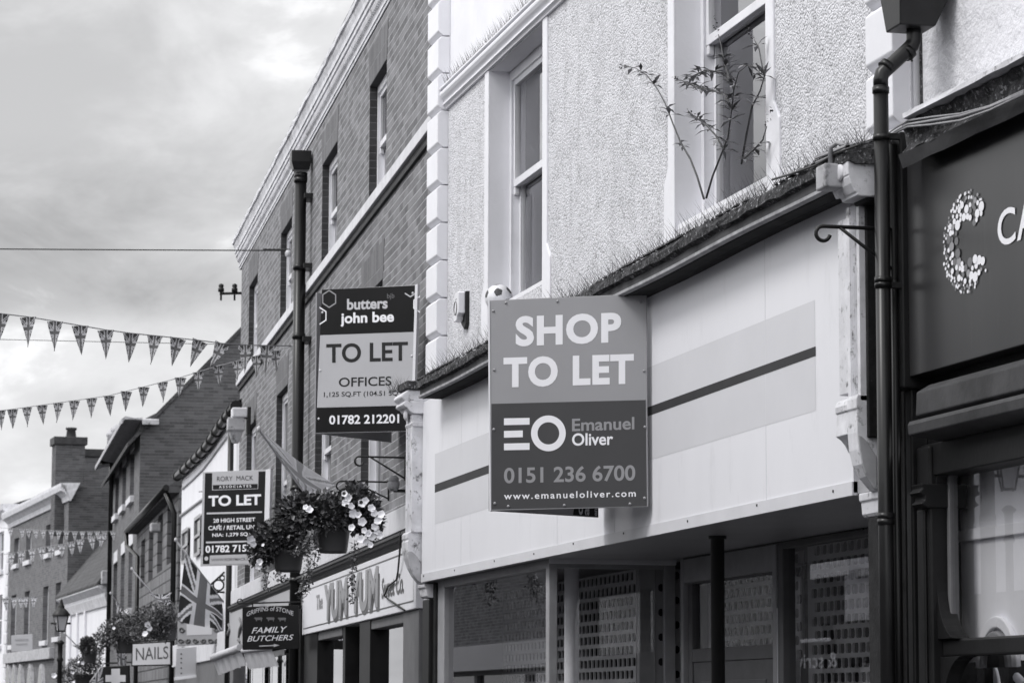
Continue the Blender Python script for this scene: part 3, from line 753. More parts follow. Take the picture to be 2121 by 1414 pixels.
# two faded ornaments on the butcher's fascia
for px in (473, 497):
    u = B.U(px, 1300, .1); bb = MB(); z0 = fb0+.1; bb.tube([(u+.25*math.sin(i*.9), .093, z0+i*.045) for i in range(9)], [.02, .035, .02, .03, .04, .03, .02, .03, .01], 6)
    bb.build('ornament', M_['ink_dim'], bf)
boxes('shop_pier', M_['dark'], bk, [(B.U(622, 1340, .1), B.U(600, 1340, .1), -.1, .1, 0, fb0+.3)], .01)
boxes('shop_pier', M_['greyframe2'], bk, [(BE-.6, BE, -.1, .09, 0, fb0-.03)], .01)
for a, c in ((592, 560), (548, 520), (512, 482)):
    x0, x1 = B.U(a, 1390, .0), B.U(c, 1390, .0)
    fr_ = ring_line('shop_frame', x0, x1, .5, fb0-.1, .07, .02, 'greyframe2', bk)
    p = MB(); p.face([(x1, 0, .5), (x0, 0, .5), (x0, 0, fb0-.1), (x1, 0, fb0-.1)]); p.build('shop_pane', M_['glass'], bk, rn=False)
boxes('stall_riser', M_['dark'], bk, [(bu0, bu1, -.06, .03, 0, .5)])

# ------------------------------------------------------------------ white building with a sagging gutter, then tile-hung and gabled neighbours
F2 = Frame(B.P(BE, 0), RAD(2.84))
wb = fthing('white_building', 'white painted building with a sagging dark eaves gutter, behind the agent board with white bars', 'building', F2)
ua = F2.U(369, 1150, 0); ub = F2.U(286, 1150, 0); uc = F2.U(229, 1150, 0)
gp = [(487, 842), (474, 856), (460, 875), (445, 897), (430, 920), (415, 938), (400, 953), (385, 968), (366, 986)]
gl = [(F2.U(px, py, .1), F2.V(px, py, .1)) for px, py in gp]
b = MB()
for i in range(len(gl)-1):
    (x0, z0), (x1, z1) = gl[i], gl[i+1]
    b.face([(x1, 0, 0), (x0, 0, 0), (x0, 0, z0), (x1, 0, z1)])
b.face([(0, 0, gl[0][1]), (gl[0][0], 0, gl[0][1]), (gl[0][0], 0, 0), (0, 0, 0)])
b.face([(gl[-1][0], 0, gl[-1][1]), (gl[-1][0], -6, gl[-1][1]), (gl[-1][0], -6, 0), (gl[-1][0], 0, 0)])
b.build('white_wall', M_['whitewall'], wb)
b = MB(); b.tube([(x, .09, z) for x, z in gl], .07, 10)
gut = b.build('gutter', M_['pipe'], wb)
for i in range(12):
    t_ = i/11*(len(gl)-1); j = min(int(t_), len(gl)-2); f_ = t_-j
    x = gl[j][0]+(gl[j+1][0]-gl[j][0])*f_; z = gl[j][1]+(gl[j+1][1]-gl[j][1])*f_
    bb = MB(); dx_, dz_ = gl[j+1][0]-gl[j][0], gl[j+1][1]-gl[j][1]; q_ = Vector((dx_, 0, dz_)).normalized()*.09; c_ = Vector((x, .09, z)); bb.tube([c_-q_, c_+q_], .09, 10); bb.build('gutter_joint', M_['iron'], gut)
b = MB()
for i in range(len(gl)-1):
    (x0, z0), (x1, z1) = gl[i], gl[i+1]
    b.face([(x0, .1, z0+.06), (x1, .1, z1+.06), (x1, -4, z1+3), (x0, -4, z0+3)])
    pass
b.build('roof', M_['slate'], wb)
b = MB(); b.tube([(F2.U(px, py, .01), .01, F2.V(px, py, .01)) for px, py in ((470, 905), (455, 925), (437, 950), (420, 972), (400, 992), (378, 1012))], .022, 6); b.build('moulding', M_['stone_worn'], wb)
b = MB(); b.tube([(F2.U(px, py, .01), .01, F2.V(px, py, .01)) for px, py in ((465, 1000), (430, 1026), (400, 1048), (374, 1068))], .03, 6); b.build('moulding', M_['stone_worn'], wb)
def plain_window(par, fr, px0, px1, py_top, py_bot, mat='frame', w=.0, lintel=None, silled=True, dark='glass_d', cols=2, raw=None):
    """far window: frame proud of the glass inside a dark reveal; px0 = left (far) edge"""
    if raw: x0, x1, z0, z1 = raw
    else:
        x0, x1 = fr.U(px1, (py_top+py_bot)/2, w), fr.U(px0, (py_top+py_bot)/2, w)
        pm = (px0+px1)/2; z1, z0 = fr.V(pm, py_top, w), fr.V(pm, py_bot, w)
    return x0, x1, z0, z1
def far_window(par, x0, x1, z0, z1, mat='frame', lintel=None, sl=True, d=.14, t=.06):
    f = MB(); f.wall(x0, x1, z0, z1, -d+.04, [(x0+t, x1-t, z0+t, (z0+z1)/2-.025), (x0+t, x1-t, (z0+z1)/2+.025, z1-t)], .03)
    f = f.build('window', M_[mat], par)
    p = MB(); p.face([(x1, -d+.01, z0), (x0, -d+.01, z0), (x0, -d+.01, z1), (x1, -d+.01, z1)]); p.build('pane', M_['glass_d'], f, rn=False)
    if sl: boxes('sill', M_['stone'], f, [(x0-.08, x1+.08, -d, .1, z0-.16, z0-.001)], .01)
    if lintel: boxes('lintel', M_[lintel], f, [(x0-.05, x1+.05, -.02, .012, z1+.001, z1+.3)])
    return f
ww = [plain_window(wb, F2, *q) for q in ((381, 394, 1095, 1165), (407, 420, 1068, 1150))]
for q in ww: far_window(wb, q[0], q[1], q[2], q[3], 'greyframe', d=-.01, sl=False)
boxes('shop_fascia', M_['stone'], wb, [(.3, ua-.3, 0, .1, 2.35, 2.75)], .01)
boxes('shop_window', M_['greyframe2'], wb, [(.5, ua-.5, 0, .06, .5, 2.5)], .01)
b = MB(); b.tube([(F2.U(478, 930, .1), .1, 0), (F2.U(478, 930, .1), .1, gl[0][1]-.1)], .045, 8)
dp0 = b.build('downpipe', M_['pipe'], wb)

tb = fthing('tile_hung_building', 'low dark tile hung building with overhanging eaves beside the tall gabled house', 'building', F2)
ev = F2.V(366, 986, .22)
ew = [plain_window(tb, F2, *q) for q in ((292, 300, 1118, 1215), (308, 317, 1094, 1200), (326, 337, 1066, 1183), (346, 357, 1043, 1166))]
b = MB(); b.wall(ua, ub, 0, ev+.1, 0, [(q[0], q[1], q[2], q[3]) for q in ew], .16)
b.face([(ua, 0, 0), (ua, -6, 0), (ua, -6, ev), (ua, 0, ev)])
b.build('tiled_wall', M_['tilehung'], tb)
for q in ew: far_window(tb, *q, 'greyframe2', sl=False)
b = MB(); eu = F2.U(264, 1098, .22)
b.prism([(.2, ev-.12), (.22, ev-.02), (.2, ev), (-4.5, ev+3.3), (-4.5, ev+3.1), (-.05, ev-.05), (.0, ev-.12)], ua, eu)
b.build('roof', M_['slate'], tb)
b = MB(); b.tube([(ua-.02, .25, ev-.03), (eu, .25, ev-.05)], .06, 8); b.build('gutter', M_['pipe'], tb)
b = MB(); b.tube([(eu-.15, .25, ev-.1), (eu-.15, .24, ev-.4), (eu-2.2, .1, ev-.75), (eu-2.2, .08, 0)], .05, 8); b.build('downpipe', M_['pipe'], tb)
b = MB(); b.tube([(ua+.1, .08, 0), (ua+.1, .08, ev-.5), (ua+.15, .24, ev-.12)], .05, 8); b.build('downpipe', M_['pipe'], tb)
boxes('wall_lantern', M_['stone_worn'], tb, [(F2.U(318, 1110, .15)-.2, F2.U(318, 1110, .15)+.2, 0, .22, F2.V(313, 1106, .15), F2.V(313, 1088, .15))], .03)

# tall gabled brick house
gb = fthing('gabled_house', 'tall dark brick house whose blank gable wall rises over the tile hung building', 'building', F2)
zt = F2.V(288, 876, 0)
g1 = F2.wv(332, 851, ub); g2 = F2.wv(492, 688, ub)
slope = (g2[1]-g1[1])/(g2[0]-g1[0])
ridge_w = -8.0; zr = g1[1]+slope*(ridge_w-g1[0])
uppers = [plain_window(gb, F2, *q) for q in ((239, 246, 985, 1066), (253.5, 261, 963, 1048), (269.5, 278, 935, 1030))]
lowers = [plain_window(gb, F2, *q) for q in ((234.5, 242, 1166, 1290), (250, 257.5, 1148, 1275), (266, 274, 1130, 1260))]
b = MB(); b.wall(ub, uc, 0, zt, 0, [q for q in uppers+lowers], .16)
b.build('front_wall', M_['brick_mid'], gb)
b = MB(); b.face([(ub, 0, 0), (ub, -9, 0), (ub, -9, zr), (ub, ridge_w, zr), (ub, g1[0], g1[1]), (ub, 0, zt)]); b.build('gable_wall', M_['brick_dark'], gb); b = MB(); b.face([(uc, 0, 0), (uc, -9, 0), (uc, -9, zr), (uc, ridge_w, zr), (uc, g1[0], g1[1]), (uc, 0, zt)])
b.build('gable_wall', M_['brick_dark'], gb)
for q in uppers+lowers: far_window(gb, *q, 'frame', lintel='stone')
zt2 = F2.V(262, 850, .45)
b = MB(); b.prism([(-.02, zt-.02), (.2, zt), (.36, zt+.06), (.44, zt2-.12), (.47, zt2-.12), (.47, zt2), (-.02, zt2+.05)], ub-.3, uc+.2)
ec = b.build('eaves_cornice', M_['stone_worn'], gb, .01)
b = MB(); rw = F2.wv(330, 851, ub-.3)[0]
b.prism_y([(ub-.3, zt2-.12), (ub-.3, zt2), (ub+.01, zt2+.05), (ub+.01, zt-.02), (ub-.1, zt+.02)], rw, -.021); b.build('cornice_return', M_['stone_worn'], ec, .01)
b = MB(); zf_ = g1[1]+slope*(.3-g1[0]); b.prism([(.3, zf_+.05), (ridge_w, zr+.05), (ridge_w, zr-.06), (.3, zf_-.06)], ub-.05, uc); b.build('roof', M_['slate'], gb)
b = MB(); xp = F2.U(229, 1150, .1); b.tube([(xp, .12, 0), (xp, .12, zt-.1), (xp-.1, .4, zt2-.1)], .06, 8); b.build('downpipe', M_['pipe'], gb)
for px, py, hh in ((231, 905, .28), (240, 896, .25)):
    q = at_depth(px, py, 82); l_ = F2.loc(q); b = MB(); b.lathe([(.14, -.6), (.12, 0), (.15, .03), (.15, .1), (.1, .16), (.0, hh)], tuple(l_), 10); b.build('chimney_pot', M_['stone_worn'], gb)
q = F2.loc(F2.P(uc+.15, .2, 0)); boxes('alarm_box', M_['stone_worn'], gb, [(uc-.5, uc+.1, .0, .25, F2.V(224, 1200, .2), F2.V(224, 1172, .2))], .02)

# low white cottage with tiled roof
F4 = Frame(F2.P(uc, 0), RAD(-1.2))
lc = fthing('low_white_cottage', 'low white cottage with a steep tiled roof tucked between two brick houses', 'building', F4)
cE = F4.U(137, 1300, 0); ez = F4.V(172, 1222, .3)
b = MB(); b.wall(0, cE, 0, ez, 0); b.build('white_wall', M_['whitewall'], lc)
for px in (147, 162, 178): 
    x = F4.U(px, 1320, .0); boxes('pilaster', M_['whitewall'], lc, [(x-.15, x+.15, 0, .07, 0, ez-.5)], .01)
b = MB(); b.prism([(-.02, ez-.55), (.06, ez-.55), (.1, ez-.42), (.14, ez-.3), (.14, ez-.2), (.26, ez-.1), (.33, ez-.05), (.33, ez), (-.02, ez+.02)], 0, cE); b.build('eaves_cornice', M_['corn_white'], lc)
b = MB(); b.prism([(.36, ez+.0), (.36, ez+.07), (-4.4, ez+5.9), (-4.4, ez+5.8)], 0, cE); b.build('roof', M_['slate'], lc)

# far brick building with a white parapet cornice
F5 = Frame(F4.P(cE, 0), RAD(-3.16))
fb = fthing('far_brick_building', 'far brick building with a white parapet cornice and pointed arches at street level', 'building', F5)
fE = F5.U(19, 1200, 0)
tz0 = F5.V(125, 1033, .1); tz1 = F5.V(147, 986, .35)
uw = [plain_window(fb, F5, *q) for q in ((29, 39, 1114, 1168), (54, 65, 1102, 1160), (95, 105.5, 1086, 1146), (121, 132.5, 1074, 1138))]
lw_ = [plain_window(fb, F5, *q) for q in ((22.5, 33, 1232, 1335), (50, 61, 1224, 1330), (88.5, 99.5, 1214, 1326), (114.5, 126, 1206, 1318))]
b = MB(); b.wall(0, fE, 0, tz0, 0, uw+lw_, .2); b.build('front_wall', M_['brick_mid'], fb)
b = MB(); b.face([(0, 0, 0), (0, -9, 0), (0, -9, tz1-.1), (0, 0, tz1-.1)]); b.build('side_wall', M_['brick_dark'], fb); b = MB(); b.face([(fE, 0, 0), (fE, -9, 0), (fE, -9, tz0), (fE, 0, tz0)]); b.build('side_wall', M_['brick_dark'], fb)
for q in uw+lw_: far_window(fb, *q, 'frame', d=.2, t=.09)
Hc = tz1-tz0
b = MB(); pr = [(-.02, tz0-.15), (.06, tz0-.15), (.1, tz0), (.2, tz0+.1), (.3, tz0+.16), (.34, tz0+.3), (.2, tz0+.33), (.12, tz0+.36), (.12, tz1-.22), (.3, tz1-.16), (.32, tz1-.02), (-.3, tz1)]
b.prism(pr, -.35, fE+.1); pc = b.build('parapet_cornice', M_['corn_white'], fb)
b = MB(); b.prism([(-1, tz1-.3), (-5, tz1+1.9), (-9, tz1-.3)], .5, fE-2); b.build('roof', M_['slate'], fb)
boxes('stone_band', M_['stone_worn'], fb, [(2.6, fE, -.02, .16, F5.V(60, 1368, .1), F5.V(60, 1346, .1))], .01)
for px in (22, 34, 47, 67, 90):
    x = F5.U(px, 1400, .0); w_ = .75; zt_ = F5.V(px, 1374, 0)
    o = [(x+w_*math.cos(t_)*1.0, 0) for t_ in (0,)]
    pts = [(x-w_, .2), (x-w_, zt_-1.1)] + [(x-w_*(1-k_/6.), zt_-1.1+1.1*math.sin(k_/6.*math.pi/2)) for k_ in range(1, 7)] + [(x+w_*(1-k_/6.), zt_-1.1+1.1*math.sin(k_/6.*math.pi/2)) for k_ in range(5, -1, -1)] + [(x+w_, .2)]
    b = MB(); b.prism_y(pts, 0, .12); a_ = b.build('arch_surround', M_['stone_worn'], fb)
    pts2 = [(x+(q-x)*.86, .2+(z-.2)*.965) for q, z in pts]
    b = MB(); b.prism_y(pts2, .02, .125); b.build('arch_pane', M_['glass_d'], a_)
def chimney(par, fr, px0, px1, py0, py1, depth, mat, pots, dp=.9):
    p0, p1 = fr.loc(at_depth(px0, py1, depth)), fr.loc(at_depth(px1, py0, depth))
    y0, y1 = p0.y, p1.y
    x = p0.x
    c_ = boxes('chimney', M_[mat], par, [(x-dp/2, x+dp/2, y1, y0, p0.z-1.5, p1.z-.25)])
    boxes('chimney_cap', M_['mould'], c_, [(x-dp/2-.07, x+dp/2+.07, y1-.07, y0+.07, p1.z-.25, p1.z-.0)], .02)
    for f_ in pots:
        b_ = MB(); b_.lathe([(.17, 0), (.14, .25), (.18, .27), (.18, .33), (.0, .33)], (x, y1+(y0-y1)*f_, p1.z), 12); b_.build('chimney_pot', M_['mould'], c_)
chimney(fb, F5, 110, 177, 905, 1010, 95, 'brick_dark', (.42,))
chimney(fb, F5, 166, 226, 931, 990, 97, 'brick_mid', ())
# farther white building at the left edge
F6 = Frame(F5.P(fE, 0), RAD(-4.5))
wf = fthing('far_white_building', 'sliver of a far white building at the left edge of the street', 'building', F6)
fz = F6.V(8, 1045, .2)
wl_ = [(1.6, 3.0, F6.V(5, 1180, 0), F6.V(5, 1100, 0)), (1.6, 3.0, F6.V(5, 1335, 0), F6.V(5, 1230, 0))]
b = MB(); b.wall(0, 9, 0, fz, 0, wl_, .2); b.face([(0, 0, 0), (0, -8, 0), (0, -8, fz), (0, 0, fz)]); b.build('white_wall', M_['whitewall'], wf)
for q in wl_: far_window(wf, *q)
b = MB(); b.prism([(-.02, fz-.4), (.15, fz-.35), (.3, fz-.2), (.35, fz), (-.3, fz+.02)], -.1, 9); b.build('cornice', M_['corn_white'], wf)
b = MB(); b.prism([(0, fz), (-4, fz+1.4), (-8, fz)], .3, 9); b.build('roof', M_['slate'], wf)
for i in range(16):
    z0 = .5+i*.42
    if z0 < fz-.9: boxes('quoin', M_['stone'], wf, [(0, .5 if i % 2 else .7, 0, .06, z0, z0+.38)], .02)

# ------------------------------------------------------------------ across the street: only seen mirrored in the panes
def opposite(y0, y1, h, mat, label, shop=True, x=-6.0, dep=8):
    fr = Frame((x, y1), math.pi)      # u runs back towards the camera, w towards the street
    th = fthing('opposite_building', label, 'building', fr)
    L_ = y1-y0; n = max(1, int(L_/2.6)); hs = []
    for fl in range(int((h-3.6)/3.0)+1):
        z0 = 4.0+fl*3.0
        if z0+1.7 > h-.3: break
        for i in range(n):
            c_ = L_*(i+.5)/n; hs.append((c_-.5, c_+.5, z0, z0+1.7))
    bb = MB(); bb.wall(0, L_, 2.9 if shop else 0, h, 0, hs, .15)
    for xx in (0, L_): bb.face([(xx, 0, 0), (xx, -dep, 0), (xx, -dep, h), (xx, 0, h)])
    bb.face([(0, 0, h), (L_, 0, h), (L_, -dep, h), (0, -dep, h)]); bb.face([(0, -dep, 0), (L_, -dep, 0), (L_, -dep, h), (0, -dep, h)])
    bb.build('front_wall', M_[mat], th)
    for q in hs: far_window(th, *q)
    boxes('cornice', M_['stone'], th, [(-.05, L_+.05, -.02, .25, h-.25, h)], .02)
    if shop:
        boxes('shop_fascia', M_['s_lite' if mat not in ('whitewall', 'brick_dark') else 'dark2'], th, [(.1, L_-.1, 0, .2, 2.0 if mat == 'brick_dark' else 2.5, 3.1)], .01)
        p_ = MB(); p_.wall(0, L_, 0, 2.6, .02, [(.3+i*(L_-.3)/3, (i+1)*(L_-.3)/3, .6, 2.4) for i in range(3)], .1); p_.build('shopfront', M_['greyframe2'], th)
        p_ = MB(); p_.face([(L_, -.07, .3), (0, -.07, .3), (0, -.07, 2.6), (L_, -.07, 2.6)]); p_.build('shop_pane', M_['glass_d'], th, rn=False)
    return th, fr
opp = []
for a in ((-4, 9, 7.5, 'brick', 'brick terrace across the street, mirrored in the nearest dark shop window'), (9.05, 21, 6.6, 'whitewall', 'white terrace across the street, mirrored in the perforated shutter panes'),
          (21.05, 33, 7.2, 'brick_mid', 'plain brick terrace across the street with a pale shop board'), (33.05, 48.9, 6.4, 'whitewall', 'long pale terrace across the street, mirrored in the sweet shop window'),
          (49.42, 59.9, 4.6, 'brick_dark', 'low dark shop across the street with white letters on its board, mirrored by the shutters'), (59.95, 75.9, 5.2, 'brick', 'low brick shops across the street beyond the long pale terrace'), (75.95, 104, 5.0, 'whitewall', 'farthest low pale row across the street'),
          ):
    opp.append(opposite(*a))

def mirror(fr, px, py, w, X):
    """where the sight line through a pane meets the plane x = X across the street"""
    u, v = fr.uv(px, py, w); p = fr.P(u, w, v); d = (p-EYE).normalized(); d = d-fr.w*(2*d.dot(fr.w))
    return p+d*((X-p.x)/d.x)
th, fr = opp[4]
pa, pb = mirror(M, 1733, 1366, SB-.02, -5.79), mirror(M, 1612, 1366, SB-.02, -5.79)
z_c = mirror(M, 1690, 1367, SB-.02, -5.79).z
ua_, ub_ = fr.loc(pa).x, fr.loc(pb).x
write(th, '& scrivens', M_['ink_white'], max(ua_, ub_), min(ua_, ub_), z_c-.13, z_c+.13, .204, bold=.01)
for px0, px1, py0, py1 in ((1680, 1760, 1168, 1200), (1650, 1720, 1324, 1332)):
    a_, c_ = fr.loc(mirror(M, px0, (py0+py1)/2, SB-.02, -5.79)), fr.loc(mirror(M, px1, (py0+py1)/2, SB-.02, -5.79))
    za, zc_ = mirror(M, px0, py0, SB-.02, -5.79).z, mirror(M, px0, py1, SB-.02, -5.79).z
    boxes('shop_board', M_['ink_white'], th, [(a_.x, c_.x, .2, .23, min(za, zc_), max(za, zc_))], .01)
# ------------------------------------------------------------------ the dark charity shop nearest the camera
R = Frame(M.P(U0-.02, 0), RAD(-1.0))
rb = fthing('charity_shop', 'dark painted shop with a dotted emblem on its sign, under rough white render, rightmost', 'building', R)
RE = -7.0
rl = R.V(1869, 240, .3)
b = MB(); b.wall(RE, -.0, rl-.02, 9.4, -.05); b.face([(RE, -.05, 0), (RE, -6, 0), (RE, -6, 9.4), (RE, -.05, 9.4)]); b.build('rough_wall', M_['rough'], rb)
RS = .16                                  # shopfront plane
ue = R.U(1872, 400, RS)                   # far edge of the shopfront
st0, st1 = R.V(1889, 779, RS), R.V(1879, 317, RS)
# cornice ledge, crumbling cove, cable shelf
def UE(w, y, px=1869): return R.U(px, y, w)
def ragged(name, prof, mat, n=60, jit=.01, x0=RE, x1=None):
    bb = MB(); prev = None; x1 = ue if x1 is None else x1
    for i in range(n+1):
        u = x0+(x1-x0)*i/n
        ring = [(u, y+(rnd.uniform(-jit, jit) if y > 0 else 0), z+rnd.uniform(-jit, jit)*.7) for y, z in prof]
        if prev:
            for j in range(len(ring)): bb.face([prev[j], prev[(j+1) % len(ring)], ring[(j+1) % len(ring)], ring[j]])
        prev = ring
        if i in (0, n): bb.face(ring)
    return bb.build(name, M_[mat], rb)
ragged('ledge', [(-.05, rl+.03), (.26, rl+.012), (.3, rl+.008), (.3, rl-.012), (.26, rl-.016), (-.05, rl-.016)], 'peel', 40, .004, x1=UE(.3, 240))
boxes('gap_dark_strip', M_['moss'], rb, [(R.U(1912, 200, -.05), -.001, -.3, -.035, rl+.02, R.V(1890, 60, -.05))], .01)  # dark mossy strip put in for the shaded, dirty crevice beside the quoins
zc = R.V(1900, 300, .24)
ragged('crumbling_cove', [(-.05, rl-.017), (.26, rl-.017), (.235, rl-.06), (.23, zc+.02), (.26, zc-.02), (-.05, zc-.02)], 'moss', 90, .012, x1=UE(.25, 270))
ragged('cornice_board', [(-.05, zc-.021), (.27, zc-.021), (.25, zc-.08), (.21, st1+.05), (.2, st1-.02), (-.05, st1-.02)], 'mould', 40, .003, x1=UE(.25, 310))
sgn = boxes('sign_panel', M_['dark2'], rb, [(RE, R.U(1880, 500, RS), .06, RS, st0, st1)], .004)
boxes('sign_surround', M_['dark'], rb, [(R.U(1880, 500, RS)+.002, ue+.1, -.05, RS+.03, st0-.05, st1+.1)], .01)
boxes('sign_surround', M_['dark'], rb, [(RE, ue, -.05, .06, st0-.12, st1+.05)])
zb1, zb2, zb3 = R.V(1900, 797, RS+.06), R.V(1895, 868, RS+.1), R.V(1890, 905, RS+.05)
b = MB(); b.prism([(-.05, zb1), (.17, zb1), (.23, zb1-.035), (.235, zb2+.02), (.20, zb2), (-.05, zb2)], RE, UE(.23, 830, 1898)); b.build('sill_moulding', M_['mould'], rb, .006)
b = MB(); b.prism([(-.05, zb2-.001), (.25, zb2-.001), (.26, zb2-.02), (.255, zb3+.0), (.1, zb3-.02), (-.05, zb3-.02)], RE, UE(.255, 880, 1881)); b.build('lower_moulding', M_['mould'], rb, .006)
boxes('frieze', M_['dark'], rb, [(RE, ue, -.05, .1, R.V(1930, 985, .1)-.0, zb3-.02)], .006)
# the logo: discs of many sizes that gather into a C
cx, cz = R.U(2006, 500, RS), R.V(2006, 500, RS)
ru = (R.U(1962, 500, RS)-R.U(2050, 500, RS))/2; rz_ = (R.V(2006, 412, RS)-R.V(2006, 588, RS))/2
lr = random.Random(3); bl = [MB(), MB(), MB()]; done_ = []; tries = 0
while len(done_) < 150 and tries < 9000:
    tries += 1
    ang = RAD(lr.uniform(38, 322)); rr = lr.gauss(.77, .15); sc_ = 1
    if math.cos(ang) < .2 and lr.random() < .35: rr = lr.uniform(.95, 1.2)
    r_ = lr.uniform(.055, .125) if rr < .98 else lr.uniform(.03, .05)
    if not .5 < rr < 1.22: continue
    x, z = rr*math.cos(ang), rr*math.sin(ang)
    if any((x-a)**2+(z-c)**2 < (r_+q)**2*.66 for a, c, q in done_): continue
    done_.append((x, z, r_))
    k = lr.choice((0, 0, 0, 1, 2)); n = 14
    yv = RS+.003+.0006*(len(done_) % 5)
    bl[k].face([(cx-ru*(x+r_*math.cos(2*math.pi*i/n)), yv, cz+rz_*(z+r_*math.sin(2*math.pi*i/n))) for i in range(n)])
for q, mt, nm in zip(bl, ('ink_white', 'ink_grey', 'ink_dim'), ('logo_dots',)*3):
    o = q.build(nm, M_[mt], sgn, rn=False); o['kind'] = 'stuff'
# large letters that run out of the picture
zA, zB = R.V(2085, 508, RS), R.V(2085, 432, RS)
x0 = R.U(2068, 470, RS); cwid = (R.U(2068, 470, RS)-R.U(2105, 470, RS)); hgt = zB-zA
write(sgn, 'C', M_['ink_white'], x0, x0-cwid, zA, zB, RS+.004, bold=.012)
lx = x0-cwid*1.08
for ch, f_ in (('A', 1.06), ('N', 1.0), ('C', 1.0), ('E', .78), ('R', .86)):
    write(sgn, ch, M_['ink_white'], lx, lx-cwid*f_, zA, zB, RS+.004, bold=.012); lx -= cwid*(f_+.14)
# pilaster and timber frame of the window
zh = R.V(1990, 915, .02)
def RU(px, w=RS): return R.U(px, 1150, w)
pil_in = RU(1927, .12)
pil = boxes('window_pilaster', M_['dark'], rb, [(pil_in, ue, .0, .12, 0, zb3-.03)], .012)
boxes('pilaster_strip', M_['dark'], pil, [(RU(1912, .14), RU(1897, .14), .12, .135, .3, R.V(1905, 1055, .14)), ], .008)
b = MB(); zz = R.V(1905, 1052, .15); hh = R.V(1905, 1003, .15)-zz
b.prism([(-.05, zz), (.14, zz), (.17, zz+.15*hh), (.15, zz+.3*hh), (.15, zz+.5*hh), (.18, zz+.62*hh), (.16, zz+.8*hh), (.17, zz+hh), (-.05, zz+hh)], pil_in-.02, RU(1900, .14)); b.build('pilaster_band', M_['dark'], pil, .006)
GW = .03
g0, g1 = R.V(2060, 1318, GW), zh
ux = pil_in
zt0 = R.V(2040, 1357, GW)
def rounded_hole_frame(name, xa, xb, z0, z1, rad, yf, yb, mat):
    """timber infill with rounded corners at the far side of the opening; xa = near end, xb = far end"""
    bb = MB()
    for zc_, sgn_ in ((z1, -1), (z0, 1)):
        pts = [(xb+.02, zc_), (xb-rad, zc_)]
        for i in range(1, 10):
            t_ = i/9*math.pi/2
            pts.append((xb-rad+rad*math.sin(t_), zc_+sgn_*(rad*1.25)*(1-math.cos(t_))))
        pts.append((xb+.02, zc_+sgn_*rad*1.25))
        o_ = MB(); o_.prism_y(pts, yb, yf); o_.build('corner_piece', M_[mat], rb, .006)
rounded_hole_frame('corner', RE, ux, g0, g1, .2, GW+.06, GW-.02, 'dark')
boxes('jamb_bead', M_['greyframe2'], rb, [(ux-.035, ux-.001, GW-.03, GW+.012, zt0, g1)], .004)
boxes('head_rail', M_['dark'], rb, [(RE, ux-.001, GW-.04, .08, g1, zb3-.03)], .008)
boxes('transom', M_['dark'], rb, [(RE, ux-.001, GW-.04, .07, zt0, g0)], .01)
p = MB(); p.face([(ux, GW, zt0), (RE, GW, zt0), (RE, GW, g1), (ux, GW, g1)]); p.build('window_pane', M_['glass'], rb, rn=False)
p = MB(); p.face([(ux, GW-.004, .4), (RE, GW-.004, .4), (RE, GW-.004, zt0), (ux, GW-.004, zt0)]); p.build('window_pane', M_['glass'], rb, rn=False)
rounded_hole_frame('corner', RE, ux, -9, zt0-.005, .22, GW+.05, GW-.02, 'dark') if False else None
pts = [(ux+.02, zt0), (ux-.25, zt0)]+[(ux-.25+.25*math.sin(i/9*math.pi/2), zt0-.32*(1-math.cos(i/9*math.pi/2))) for i in range(1, 10)]+[(ux+.02, zt0-.32)]
b = MB(); b.prism_y(pts, GW-.02, GW+.05); b.build('corner_piece', M_['dark'], rb, .006)
boxes('stall_riser', M_['dark'], rb, [(RE, ux, -.05, .08, 0, .42)], .01)
# back of the window: pale board in two panels with a rail
DB = -.09
disp = boxes('display_board', M_['display'], rb, [(RE, ux+.5, DB-.02, DB, zt0-.02, g1+.05)])
zr_ = R.V(2040, 1106, DB)
boxes('board_rail', M_['display'], disp, [(RE, ux+.5, DB, DB+.02, zr_-.02, zr_+.03)], .004)
b = MB(); xx, zz = R.U(2058, 1312, DB+.03), R.V(2058, 1275, DB+.03)-.2
def arch_ring(bb, r0, r1, y0, y1):
    n = 20; o = [(r1*math.cos(math.pi*i/n), r1*1.0*math.sin(math.pi*i/n)) for i in range(n+1)]; q = [(r0*math.cos(math.pi*i/n), r0*math.sin(math.pi*i/n)) for i in range(n, -1, -1)]
    bb.prism_y([(xx+a, zz-.02+c) for a, c in o+q], y0, y1)
arch_ring(b, .17, .22, DB, DB+.025); b.build('moulded_ring', M_['display'], disp, .006)
b = MB(); arch_ring(b, .12, .155, DB, DB+.035); b.build('moulded_ring', M_['greyframe'], disp, .006)
b = MB(); arch_ring(b, .0, .12, DB, DB+.012); b.build('ring_centre', M_['iron'], disp)
# lower window display
boxes('lower_back', M_['display'], rb, [(RE, ux+.25, -.62, -.6, .4, zt0-.03)])
b = MB(); q_ = R.U(2042, 1410, -.25), R.V(2042, 1410, -.25); b.tube([(q_[0], -.25, q_[1]-.05), (q_[0], -.235, q_[1]-.05)], .17, 32); b.build('paper_disc', M_['blind'], rb)
b = MB(); b.tube([(R.U(2085, 1414, -.35), -.35, zt0-.35), (R.U(2085, 1375, -.35), -.35, zt0-.12), (R.U(2100, 1362, -.35), -.35, zt0-.07), (R.U(2121, 1375, -.35), -.35, zt0-.12)], .022, 8); b.build('hoop', M_['blind'], rb)
boxes('shop_ceiling', M_['room'], rb, [(RE, ux+.3, -.6, -.06, zb3-.02, zb3+.02)])
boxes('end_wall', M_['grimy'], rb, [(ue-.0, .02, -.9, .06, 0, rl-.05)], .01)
boxes('end_batten', M_['dark'], rb, [(ue+.001, ue+.07, .06, .14, 0, R.V(1850, 720, .14))], .01)

